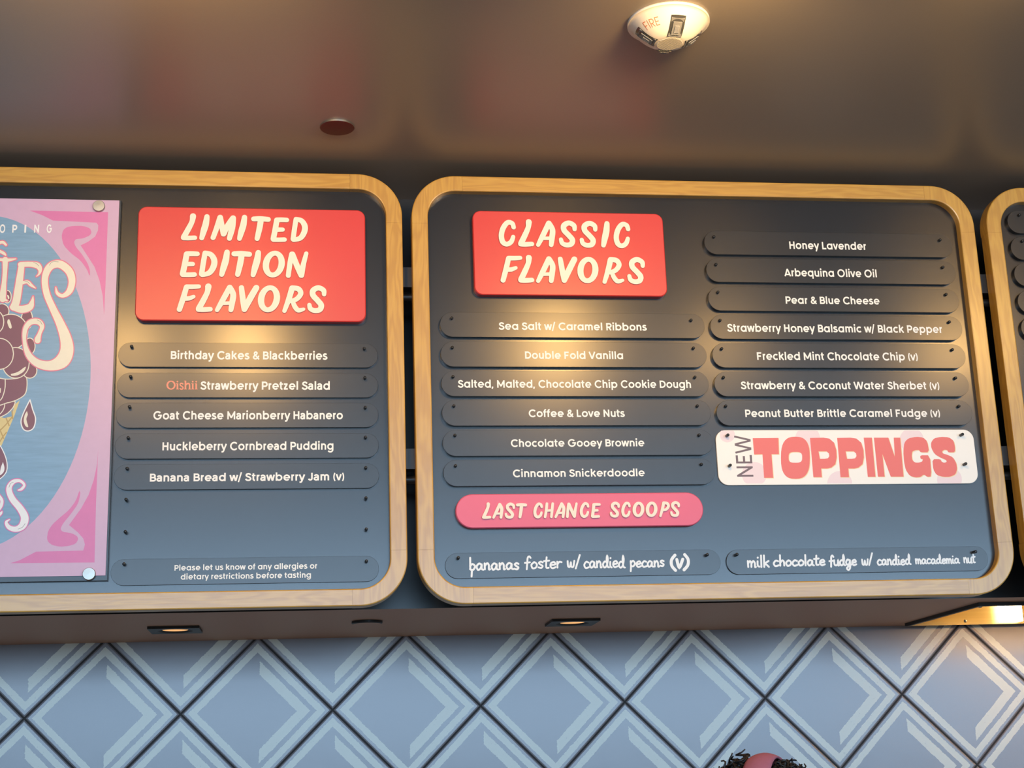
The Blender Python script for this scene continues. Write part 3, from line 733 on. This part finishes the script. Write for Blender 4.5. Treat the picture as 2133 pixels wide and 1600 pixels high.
for dx, dy, lay, mi in ((5, 4, .00015, 1), (0, 0, .0002, 0)):
    b.m = mi
    for lp, ho in shapes:
        b.poly([TT((x+dx, y+dy)) for x, y in lp], Yt-lay, [[TT((x+dx, y+dy)) for x, y in ho]] if ho else [])
MT['salmon'] = mat('salmon_print', (.80, .17, .15), .5)
o = b.build('lettering', [MT['salmon'], mat('pale_yellow_print', (.85, .68, .38), .5)], tp); o.matrix_parent_inverse = pin
b = MB()
put_text(b, 'NEW', glyphs(.095), TT((340, 403))[1], TT((330, 97))[1], TT((342, 255))[0], -(TT((222, 255))[0]-TT((342, 255))[0]), Yt-.0002, .095, True)
o = b.build('lettering', mat('grey_print', (.17, .12, .13), .5), tp); o.matrix_parent_inverse = pin; o['label'] = 'small grey word printed sideways'

# ------------------------------------------------------------------ the poster
YQ = YP-.014                                        # print plane
def Q1(p): return at(p[0]/3.81, 380+p[1]/3.81, YQ)
def Q2(p): return at(p[0]/3.2, 800+p[1]/3.2, YQ)
def Q5(p): return at(p[0]/5.333, 560+p[1]/5.333, YQ)
pr = at(234.5, 800, YQ)[0]; pt = at(120, 415.2, YQ)[1]; pb = at(120, 1200.5, YQ)[1]; pl = pr-.612; pc = (pl+pr)/2
poster = empty('poster', ((pl+pr)/2, YP, pb)); tag(poster, 'pink and blue ice cream poster held by round metal caps on the left board', 'poster')
pinv = Matrix.Translation(-poster.location)
def own_p(o): o.matrix_parent_inverse = pinv; return o
b = MB(); b.plate([(pl-.004, pb-.0115), (pr+.0045, pb-.0115), (pr+.0045, pt+.001), (pl-.004, pt+.001)], YQ+.002, YP, .0006)
own_p(fix_normals(b.build('backing_panel', MT['acrylic'], poster)))
names = [('pink_poster_print', (.60, .40, .54)), ('blue_poster_print', (.21, .36, .50)), ('rose_poster_print', (.66, .19, .40)), ('cream_poster_print', (.80, .74, .58)),
         ('plum_poster_print', (.22, .09, .115)), ('waffle_poster_print', (.70, .56, .25)), ('white_poster_print', (.82, .82, .80)), ('tan_poster_print', (.50, .34, .12)), ('outline_poster_print', (.72, .20, .28)), ('grey_poster_print', (.2, .2, .19))]
PM = []
for nm, c in names:
    if nm.startswith('blue'):
        n = NT(nm); f = n.noise(n.coord((9, 9, 60)), 1.5, 4, .6, .6)
        rt = n.node('ShaderNodeTexCoord'); mp = n.node('ShaderNodeMapping'); mp.inputs['Rotation'].default_value = (0, rad(25), 0); mp.inputs['Scale'].default_value = (5, 5, 45)
        n.l(rt.outputs['Object'], mp.inputs[0]); f = n.noise(mp.outputs[0], 3, 4, .6)
        n.l(n.mix(f, tuple(v*.8 for v in c), tuple(v*1.2 for v in c)), n.b.inputs['Base Color']); n.b.inputs['Roughness'].default_value = .4; PM.append(n.m)
    else: PM.append(mat(nm, c, .4, var=.05, vs=60))
b = MB(); ly = [0]
def layer(mi): b.m = mi; ly[0] += 1; return YQ-.000008*ly[0]
b.plate([(pl, pb), (pr, pb), (pr, pt), (pl, pt)], YQ, YQ+.002, .0002)
# blue oval
exr = (at(188, 800, YQ)[0]-pc); ezc = (at(2, 449.5, YQ)[1]+at(2, 1147, YQ)[1])/2; ezr = (at(2, 449.5, YQ)[1]-at(2, 1147, YQ)[1])/2
y = layer(1); b.poly([(pc+exr*math.cos(a), ezc+ezr*math.sin(a)) for a in [2*math.pi*k/90 for k in range(90)]], y)
# corner ornaments, both sides
orn = [[Q1(p) for p in l] for l in (
    [(235,223),(858,237),(838,800),(826,1055),(815,900),(790,780),(750,670),(640,500),(700,470),(755,430),(778,380),(780,340),(765,320),(420,303),(340,262)],
    [(500,380),(530,355),(580,345),(660,345),(715,365),(727,395),(715,420),(660,445),(600,450),(587,475),(600,510),(650,570),(695,640),(715,700),(712,748),(690,690),(640,620),(560,560),(505,500),(488,430)])]
orn += [[Q2(p) for p in l] for l in (
    [(68,1195),(130,1175),(240,1118),(555,1110),(566,1070),(555,1030),(520,990),(460,940),(540,830),(590,740),(625,640),(648,530),(655,430),(640,800),(630,1190)],
    [(313,1030),(320,980),(350,935),(400,890),(460,840),(505,780),(530,708),(537,730),(520,800),(470,870),(420,930),(403,965),(415,985),(480,995),(515,1015),(522,1035),(505,1065),(460,1080),(400,1085),(350,1075),(322,1055)])]
for l in orn:
    y = layer(2); l = l if len(l) < 17 else chaikin(l); b.poly(l, y); b.poly([(2*pc-x, z) for x, z in l], y)
def blob(pts, fill, T, line=None, lw=0.0, sm=True):
    l = [T(p) for p in pts]
    if sm: l = [tuple(q) for q in smooth_path(l+[l[0]], 5)[:-1]]
    y = layer(fill); b.poly(l, y)
    if line is not None: y = layer(line); b.ribbon(l, lw, y, None, True)
def circ(cx, cy, rx, ry=None): ry = ry or rx; return [(cx+rx*math.cos(a), cy+ry*math.sin(a)) for a in [2*math.pi*k/16 for k in range(16)]]
LW = .0022
# waffle cone, scoops, drops
blob([(-60,200),(30,228),(80,215),(95,140),(132,108),(95,215),(15,400),(-60,560)], 5, Q2, sm=False)
for l in ([(-20,330),(40,270),(85,215)], [(-20,415),(20,350),(45,320)], [(-20,260),(10,330),(25,365)], [(40,225),(62,280)], [(80,175),(85,235)]):
    y = layer(7); b.ribbon([Q2(p) for p in l], .0028, y)
blob([(-30,400),(0,410),(35,480),(48,540),(40,590),(0,632),(-40,640)], 4, Q2, 6, LW)
blob([(20,520),(30,560),(22,590),(0,606),(5,560)], 6, Q2)
blob([(200,105),(218,170),(237,230),(225,290),(190,313),(155,300),(140,250),(158,190)], 4, Q2, 6, LW*1.2)
blob([(180,180),(185,205),(176,235),(188,285),(170,280),(158,245),(165,205)], 3, Q2)
for q in ([(-40,1440),(60,1450),(160,1470),(160,1510),(130,1560),(60,1620),(-40,1640)], [(-60,1480),(45,1490),(40,1560),(-10,1620),(-60,1620)]): blob(q, 4, Q5, 3, LW)
blob([(-60,1200),(60,1225),(200,1215),(270,1180),(300,1240),(285,1380),(200,1450),(80,1490),(-60,1500)], 4, Q5, 3, LW)
y = layer(3); b.ribbon([Q5(p) for p in smooth_path([(58,1220),(55,1330),(20,1440),(-30,1480)], 5)], LW, y)
for q in (circ(20, 470, 80), circ(330, 860, 60, 90), circ(300, 560, 62, 110), circ(330, 1130, 80, 85), circ(120, 700, 190, 195), circ(175, 1045, 150, 170), circ(-5, 945, 155, 172), circ(-40, 590, 82, 120), circ(80, 310, 45, 70)):
    blob(q, 4, Q5, 3, LW)
for q in ([(85,570),(105,565),(130,640),(120,665),(100,650),(82,600)], [(120,1170),(200,1145),(270,1095),(288,1095),(260,1145),(190,1185),(130,1188)], [(0,1330),(10,1325),(8,1370),(0,1380)], [(78,290),(98,300),(104,330),(90,335)]): blob(q, 3, Q5)
# display lettering: outline strokes, then cream strokes
def swash(strokes, T, col, oc=8, ow=17, k=6):
    for c, extra in ((oc, ow), (col, 0)):
        for st in strokes:
            p = smooth_path(st, k); y = layer(c)
            q0 = [T((a, d)) for a, d, w in p]; sc = abs(T((100, 500))[0]-T((0, 500))[0])/100
            b.ribbon(q0, [(w+extra)*sc for a, d, w in p], y, None, False, 'round')
swash([[(-30,490,22),(20,475,24),(48,497,16)], [(-30,535,18),(25,560,24),(45,578,12)]], Q1, 3)
swash([[(-10,612,22),(60,617,28),(126,607,10)], [(42,612,44),(40,700,36),(32,800,36),(24,880,48),(22,930,46)], [(22,925,36),(58,940,10)]], Q1, 3)
swash([[(172,655,46),(158,760,54),(145,850,58),(130,940,60),(112,990,62)], [(165,652,44),(240,650,44),(296,660,50),(318,692,32),(312,725,16),(290,746,6)],
       [(160,805,26),(215,790,26),(246,815,24),(282,840,6)], [(100,990,44),(170,1008,60),(235,990,56),(256,945,28),(263,905,6)]], Q1, 3)
swash([[(443,832,6),(455,880,24),(500,900,32),(552,862,48),(572,780,54),(545,700,62),(470,648,64),(395,672,60),(357,760,50),(370,880,50),(420,1000,54),(478,1120,66),(522,1240,88),(530,1340,104),(490,1420,112),(400,1455,80),(300,1436,62),(228,1370,46),(196,1270,28),(200,1170,36),(240,1112,44),(300,1105,46),(334,1142,34),(316,1196,28),(300,1240,44),(299,1256,46)]], Q1, 3)
swash([[(122,708,8),(145,700,18),(162,672,16),(130,645,20),(85,655,30),(60,700,36),(82,765,40),(135,830,44),(165,890,50),(150,945,50),(105,968,36),(60,955,28),(42,922,18),(62,905,8)]], Q2, 6, 2, 13)
swash([[(-12,742,22),(12,775,20),(8,810,22),(-10,840,20)], [(-14,880,20),(6,862,18),(14,850,6)]], Q2, 6, 2, 13)
for T_, l in ((Q1, [(392,660),(405,640),(430,628),(465,632)]), (Q1, [(265,637),(290,645),(308,665)]), (Q1, [(195,785),(220,790),(236,806)]), (Q1, [(295,1092),(320,1105),(335,1130)]), (Q2, [(60,690),(70,665),(90,655)]), (Q2, [(120,968),(150,955),(168,930)])):
    y = layer(9); b.ribbon([T_(p) for p in smooth_path(l, 4)], .0009, y)
# small capitals over the oval
b.m = 6; ly[0] += 1; ys = YQ-.000008*ly[0]-.00003
GC = glyphs(.15)
for ch, l, r in (('O', -2, 42), ('P', 98, 137), ('I', 194, 208), ('N', 270, 312), ('G', 371, 412)):
    z0 = Q1(((l+r)/2, 400))[1]; z1 = Q1(((l+r)/2, 336))[1]
    put_text(b, ch, GC, Q1((l, 368))[0], Q1((r, 368))[0], z0, z1-z0, ys, .15)
own_p(b.build('print', PM, poster))
for px, py in ((205.8, 429), (185.3, 1195.5)):
    for mir in (0, 1):
        x, z = at(px, py, YQ-.006)
        if mir: x = 2*pc-x
        m = MB(); m.lathe([(.0145, 0), (.0145, -.006), (.0135, -.0075), (.0001, -.0078)], (x, YQ-.0003, z), 'y', 32)
        own_p(fix_normals(m.build('standoff_cap', MT['satin'], poster, False)))

# ------------------------------------------------------------------ rails and pipes that carry the boards, in the gap behind them
for px, py0, py1, lab in ((858, 562, 603, 'upper'), (866, 938, 980, 'lower')):
    z1 = at(px, py0, 3.56)[1]; z0 = at(px, py1, 3.56)[1]
    m = MB(); m.box(-1.2, 3.2, 3.542, 3.582, z0, z1)
    for bx in (-1.0, .21, 1.72, 2.9): m.box(bx, bx+.03, 3.582, YB, z0+.004, z1-.004)
    o = m.build('mounting_rail', MT['steel']); tag(o, 'grey steel mounting rail behind the boards, the %s of two' % lab, 'rail', 'mounting rails')
for px, py, lab in ((859, 620, 'upper'), (866, 1000, 'lower')):
    z = at(px, py, 3.562)[1]
    m = MB(); m.tube([(X0+.001, 3.562, z), (X1-.001, 3.562, z)], .011, 16)
    o = m.build('conduit_pipe', MT['black'], None, True); tag(o, 'thin black pipe running behind the boards under the %s rail' % lab, 'pipe', 'pipes behind the boards')

# ------------------------------------------------------------------ things on the ceiling
C0 = Vector((.746, 2.746, ZC)); RA, HA = .086, .050
def dome(r):                                        # depth below the ceiling at radius r
    t = r/RA
    return HA*(1-max(0, (t-.30)/.70)**1.75)-.0 if t > .30 else HA
al = empty('fire_alarm', C0); tag(al, 'round ivory ceiling fire alarm with clear strobe windows', 'fire alarm')
ainv = Matrix.Translation(-C0)
m = MB(); prof = [(RA, 0), (RA, -.006)]+[(RA*k, -max(.006, dome(RA*k))) for k in (.985, .96, .92, .87, .8, .72, .64, .56, .48, .4, .32)]+[(.0001, -HA)]
m.lathe(prof, C0, 'z', 64); o = fix_normals(m.build('housing', MT['alarm'], al, True)); o.matrix_parent_inverse = ainv
def on_dome(r, th, lift=0.0): return (C0.x+r*math.sin(th), C0.y-r*math.cos(th), C0.z-dome(r)-lift)
MT['recess'] = mat('dark_strobe_recess', (.10, .105, .105), .2, metal=.5)
for k, th0 in enumerate((4, 94, 184, 270)):
    th0 = rad(th0); m = MB(); rows = []
    for i in range(7):
        r = .032+.038*i/6; rows.append([on_dome(r, th0+(j/6-.5)*.032/r*1.0, .0006) for j in range(7)])
    m.grid(rows); o = m.build('strobe_window', MT['recess'], al); o.matrix_parent_inverse = ainv
    m = MB()                                        # stepped clear lens
    for hw, r0, r1, d0, d1 in ((.0140, .035, .067, .0006, .0025), (.0095, .040, .062, .0025, .0045), (.0050, .045, .057, .0045, .0060)):
        for (ra, rb, da, db) in ((r0, r1, d1, d1),):
            c = [on_dome(ra, th0-hw/ra, da), on_dome(ra, th0+hw/ra, da), on_dome(rb, th0+hw/rb, db), on_dome(rb, th0-hw/rb, db)]
            lo = [on_dome(ra, th0-hw/ra, d0), on_dome(ra, th0+hw/ra, d0), on_dome(rb, th0+hw/rb, d0), on_dome(rb, th0-hw/rb, d0)]
            m.face(c)
            for i in range(4): m.face([lo[i], lo[(i+1) % 4], c[(i+1) % 4], c[i]])
    q = m.build('lens', MT['lens'], o)
m = MB()                                            # ribbed sounder grille
for k in range(-6, 7):
    d = k*.0040; L_ = math.sqrt(max(0, .027**2-d*d))
    if L_ < .004: continue
    ca, sa = math.cos(rad(-38)), math.sin(rad(-38)); pts = []
    for t in (-1, 0, 1): pts.append((C0.x+t*L_*ca-d*sa, C0.y+t*L_*sa+d*ca, C0.z-HA-.0004))
    m.tube(pts, .0009, 6)
o = m.build('grille', mat('grey_grille', (.42, .41, .38), .5), al); o.matrix_parent_inverse = ainv
m = MB(); st, adv = text_strokes('FIRE', glyphs(.085))
for c, pts, f in st:                                # lettering that follows the dome
    pts2 = []
    for a, bq in zip(pts, pts[1:]):
        for t in (0, .33, .66): pts2.append((a[0]+(bq[0]-a[0])*t, a[1]+(bq[1]-a[1])*t))
    pts2.append(pts[-1]); hs = .0185
    def dm(p):
        r = .064+(p[1]-.35)*hs; th = rad(-66)+p[0]*hs/.064*1.12
        return on_dome(r, th, .0004)
    for (a, bq) in zip(pts2, pts2[1:]):
        d = Vector((bq[0]-a[0], bq[1]-a[1])).normalized()*.030; nx, ny = -d.y, d.x
        m.face([dm((a[0]+nx, a[1]+ny)), dm((a[0]-nx, a[1]-ny)), dm((bq[0]-nx, bq[1]-ny)), dm((bq[0]+nx, bq[1]+ny))])
o = m.build('lettering', mat('orange_red_print', (.60, .17, .07), .6), al); o.matrix_parent_inverse = ainv

m = MB(); sp = (.067, 3.297, ZC); m.lathe([(.041, 0), (.041, -.004), (.039, -.0055), (.0001, -.0058)], sp, 'z', 48)
o = fix_normals(m.build('sprinkler_cover', [MT['sprinkler'], MT['satin']], None, False, sp)); tag(o, 'small round dark red cover plate on the brown ceiling above the left board', 'sprinkler cover')
for p in o.data.polygons:
    if abs(p.normal.z) < .3: p.material_index = 1

# ------------------------------------------------------------------ things under the soffit
def downlight(cx, cy, label):
    root = empty('square_downlight', (cx, cy, ZS)); tag(root, label, 'downlight', 'square black downlights in the soffit')
    h, r = .067, .047; m = MB()
    sq = []
    n = 32
    for k in range(n):
        a = 2*math.pi*k/n; c, s = math.cos(a), math.sin(a); q = h/max(abs(c), abs(s)); sq.append((c*q, s*q))
    cr = [(r*math.cos(2*math.pi*k/n), r*math.sin(2*math.pi*k/n)) for k in range(n)]
    m.grid([[(x, y, 0) for x, y in sq], [(x, y, -.007) for x, y in sq], [(x, y, -.007) for x, y in cr], [(x*.8, y*.8, -.0005) for x, y in cr]], True)
    fix_normals(m.build('trim_ring', MT['black'], root))
    m = MB(); m.lathe([(.039, -.0006), (.034, -.0035), (.0001, -.0045)], (0, 0, 0), 'z', 32); fix_normals(m.build('lens', MT['glow'], root, True))
    return root
downlight(-.351, 4.10, 'square black downlight with amber lens under the left board')
downlight(.728, 4.115, 'square black downlight with amber lens under the middle board')
m = MB(); cp = (.156, 4.012, ZS); m.lathe([(.041, 0), (.041, -.006), (.037, -.008), (.0001, -.008)], cp, 'z', 40)
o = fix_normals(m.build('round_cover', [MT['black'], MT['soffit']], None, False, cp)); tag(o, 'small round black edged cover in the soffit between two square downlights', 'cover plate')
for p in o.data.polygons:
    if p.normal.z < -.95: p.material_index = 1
# flat light box at the right
hb = empty('light_box', ((hx0+hx1)/2, (hy0+hy1)/2, hz)); tag(hb, 'black edged recessed box with glowing brass lining below the soffit at right', 'light fixture')
hinv = Matrix.Translation(-hb.location); t = .007
def own_h(o): o.matrix_parent_inverse = hinv; return o
m = MB()
for q in ((hx0-.003, hx1+.003, hy0-.004, hy0+t, hz, ZS), (hx0-.003, hx1+.003, hy1-t, hy1+.003, hz+.002, ZS), (hx0-.003, hx0+t, hy0+t, hy1-t, hz, ZS), (hx1-t, hx1+.003, hy0+t, hy1-t, hz, ZS)): m.box(*q)
own_h(m.build('rim', MT['black'], hb))
m = MB(); e = .004
for q in ((hx0+t, hx1-t, hy1-t-e, hy1-t, hz+.001, HT-e), (hx0+t, hx1-t, hy0+t, hy0+t+e, hz+.001, HT-e), (hx0+t, hx0+t+e, hy0+t+e, hy1-t-e, hz+.001, HT-e), (hx1-t-e, hx1-t, hy0+t+e, hy1-t-e, hz+.001, HT-e), (hx0+t, hx1-t, hy0+t, hy1-t, HT-e, HT)): m.box(*q)
own_h(m.build('lining', MT['brass'], hb))
lb = hy1-t-e
m = MB(); m.box(2.094, 2.157, lb-.030, lb, hz+.006, HT-.02); own_h(m.build('lamp', MT['lamp'], hb))
m = MB(); m.box(2.12, 2.95, hy0+t+e+.001, hy0+t+e+.009, hz+.006, hz+.013); own_h(m.build('light_strip', MT['led'], hb))  # unseen strip behind the front lip, added to throw warm light on the tiles
for c in ((1.985, lb, hz+.012),):
    m = MB(); m.lathe([(.005, 0), (.004, -.003), (.0001, -.004)], c, 'y', 14); own_h(m.build('screw', MT['satin'], hb, True))
m = MB(); m.lathe([(.006, 0), (.005, -.003), (.0001, -.004)], (hx0+.004, hy0+.004, hz), 'z', 14); own_h(m.build('screw', MT['satin'], hb, True))

# ------------------------------------------------------------------ the person whose hair shows at the bottom edge
def person(cx, cy, top, turn):
    d = Vector((math.sin(turn), -math.cos(turn), 0)); e = Vector((d.y, -d.x, 0)) * -1   # forward, left hand side
    U = Vector((0, 0, 1)); HC = Vector((cx, cy, top-.145))                              # head centre
    def W(f, l, u, o=HC): return o + d*f + e*l + U*u
    me = bpy.data.meshes.new('person'); bm = bmesh.new()
    # skeleton of the body, grown by a skin modifier
    neck = W(-.02, 0, -.13); chest = W(-.03, 0, -.32); belly = W(-.02, 0, -.52); pel = W(-.02, 0, -.68)
    J = [(pel, .13), (belly, .115), (chest, .125), (W(-.03, 0, -.22), .075), (neck, .055), (W(-.01, 0, -.06), .06)]
    E_ = [(0, 1), (1, 2), (2, 3), (3, 4), (4, 5)]
    for sgn in (1, -1):
        i = len(J); J += [(W(-.03, .17*sgn, -.25), .052), (W(-.03, .22*sgn, -.52), .040), (W(.05, .20*sgn, -.74), .030), (W(.09, .19*sgn, -.82), .028)]
        E_ += [(2, i), (i, i+1), (i+1, i+2), (i+2, i+3)]
        for k in range(4):                       # fingers
            a = len(J); o_ = (k-1.5)*.019
            J += [(W(.12+.0, (.19)*sgn+o_*.6, -.875-.006*(k in (1, 2)))+d*o_*.6, .009), (W(.145, .188*sgn+o_*.6, -.925+.008*(k == 3))+d*o_*.5, .008)]
            E_ += [(i+3, a), (a, a+1)]
        a = len(J); J += [(W(.13, .165*sgn, -.84), .010), (W(.15, .150*sgn, -.875), .009)]; E_ += [(i+3, a), (a, a+1)]
        i = len(J); J += [(W(-.02, .09*sgn, -.78), .085), (W(0, .10*sgn, -1.10), .055), (W(-.03, .10*sgn, top*0-HC.z+.08), .036), (W(.10, .11*sgn, -HC.z+.035), .034)]
        E_ += [(0, i), (i, i+1), (i+1, i+2), (i+2, i+3)]
    vs = [bm.verts.new(p) for p, r in J]
    for a, b_ in E_: bm.edges.new((vs[a], vs[b_]))
    bm.to_mesh(me); bm.free()
    root = link('person', me); me.materials.append(MT['skin'])
    root.modifiers.new('skin', 'SKIN'); sv = me.skin_vertices[0].data
    for i, (p, r) in enumerate(J): sv[i].radius = (r, r*(.8 if i in (0, 1, 2) else 1)); sv[i].use_root = (i == 0)
    ss = root.modifiers.new('sub', 'SUBSURF'); ss.levels = ss.render_levels = 2
    tag(root, 'person with dark curly hair and a wide pink headband below the wall tiles', 'person')
    # head
    bm = bmesh.new(); bmesh.ops.create_uvsphere(bm, u_segments=48, v_segments=32, radius=1)
    for v in bm.verts:
        x, y_, z = v.co                                     # x side, -y front
        f, l, u = -y_*.098, x*.076, z*.118
        if u < -.02 and f > 0: f *= 1-.12*min(1, (-u-.02)/.1); l *= 1-.28*min(1, (-u-.02)/.1)
        f += .022*math.exp(-((l/.012)**2+((u+.015)/.022)**2))*(f > 0)         # nose
        f += .006*math.exp(-((l/.03)**2+((u+.062)/.010)**2))*(f > 0)          # lips
        for s in (1, -1): f -= .010*math.exp(-(((l-s*.032)/.016)**2+((u-.008)/.012)**2))*(f > 0)
        f += .006*math.exp(-((l/.02)**2+((u+.105)/.014)**2))*(f > 0)
        v.co = W(f, l, u-.02)
    hm = bpy.data.meshes.new('head'); bm.to_mesh(hm); bm.free(); hm.materials.append(MT['skin']); hm.polygons.foreach_set('use_smooth', [True]*len(hm.polygons))
    head = link('head', hm, root)
    for s in (1, -1):
        b = MB(); c = W(.081, s*.032, -.012); b.lathe([(.0001, -.012)]+[(.012*math.cos(rad(q)), .012*math.sin(rad(q))) for q in range(-75, 80, 15)]+[(.0001, .012)], c, 'z', 16); b.build('eye', MT['eye'], head, True)
        b = MB(); c = W(.090, s*.032, -.012); b.lathe([(.0001, -.005)]+[(.005*math.cos(rad(q)), .005*math.sin(rad(q))) for q in range(-60, 61, 30)]+[(.0001, .005)], c, 'z', 12); b.build('iris', MT['iris'], head, True)
        b = MB(); b.tube([W(-.01, s*.078, .0), W(-.016, s*.088, .012), W(-.018, s*.088, -.01), W(-.008, s*.080, -.045)], [.008, .010, .010, .007], 8); b.build('ear', MT['skin'], head, True)
    b = MB(); b.tube([W(.083, -.022, -.083), W(.092, 0, -.080), W(.083, .022, -.083)], [.003, .006, .003], 8); b.build('mouth', MT['lip'], head, True)
    # hair: a cap under a mass of curls
    b = MB(); rnd = random.Random(3)
    rows = []
    for i in range(13):
        ph = rad(90-i*11); rows.append([W(.104*math.cos(ph)*math.cos(2*math.pi*k/32)-.012, .088*math.cos(ph)*math.sin(2*math.pi*k/32), .112*math.sin(ph)) for k in range(32)])
    b.grid(rows, True)
    cnt = 0
    while cnt < 1150:
        th = rnd.uniform(0, 2*math.pi); z = rnd.uniform(-.55, 1)
        c = math.sqrt(1-z*z); fwd = c*math.cos(th)
        if z < .50 and fwd > .30: continue                    # leave the face free
        band_f = fwd*.105
        if -.026 < band_f < .014 and z > -.1: continue        # the headband runs here
        base = W(fwd*.106-.010, c*math.sin(th)*.092, z*.119); nrm = (base-HC).normalized()
        cnt += 1
        big = 1 if fwd < .25 else .75
        ax_ = (nrm+U*-.25+Vector((rnd.uniform(-.5, .5), rnd.uniform(-.5, .5), rnd.uniform(-.4, .4)))).normalized()
        u = ax_.orthogonal().normalized(); v_ = ax_.cross(u); R_ = rnd.uniform(.005, .010); L_ = rnd.uniform(.015, .038)*big; ph = rnd.uniform(0, 6.28); tw = rnd.uniform(1.2, 2.4)
        pts = [base+ax_*(L_*t_/15)+(u*math.cos(ph+tw*2*math.pi*t_/15)+v_*math.sin(ph+tw*2*math.pi*t_/15))*R_*min(1, .4+t_/8) for t_ in range(16)]
        if any(-.034 < (q-HC).dot(d) < .023 and (q-HC).z > -.02 and ((q-HC).dot(e)/.106)**2+((q-HC).z/.129)**2 > 1 for q in pts): continue
        b.tube(pts, [.0029*(1-.55*abs(t_/7.5-1)) for t_ in range(16)], 6)
    b.build('hair', MT['hair'], root, True)
    # headband from ear to ear
    b = MB(); rows = []
    for i in range(41):
        a = rad(-25+230*i/40); row = []
        for j in range(9):
            w_ = (j/8-.5); puff = .0075*(1-(2*w_)**2)
            r1, r2 = .092+.016+puff, .118+.013+puff
            row.append(W(-.006+w_*.050, r1*math.cos(a), r2*math.sin(a)))
        rows.append(row)
    b.grid(rows); hbnd = b.build('headband', MT['band'], root, True)
    so = hbnd.modifiers.new('solid', 'SOLIDIFY'); so.thickness = .004
    # plain dark T-shirt and trousers
    def garment(nm, secs, m_):
        b = MB(); rows = []
        for f, l, u, rf, rl in secs: rows.append([W(f+rf*math.cos(2*math.pi*k/28), l+rl*math.sin(2*math.pi*k/28), u) for k in range(28)])
        b.grid(rows, True); b.build(nm, m_, root, True)
    garment('shirt', [(-.03, 0, -.175, .065, .075), (-.03, 0, -.215, .10, .15), (-.03, 0, -.27, .125, .19), (-.03, 0, -.36, .135, .18), (-.02, 0, -.52, .13, .165), (-.02, 0, -.72, .145, .18)], MT['shirt'])
    for s in (1, -1):
        garment('trouser_leg', [(-.02, .088*s, -.66, .135, .095), (-.01, .095*s, -.85, .11, .095), (0, .10*s, -1.1, .08, .075), (-.02, .10*s, -1.40, .07, .07)], MT['shirt'])
    return root
person(.856, 2.80, EYE+.048, rad(58))
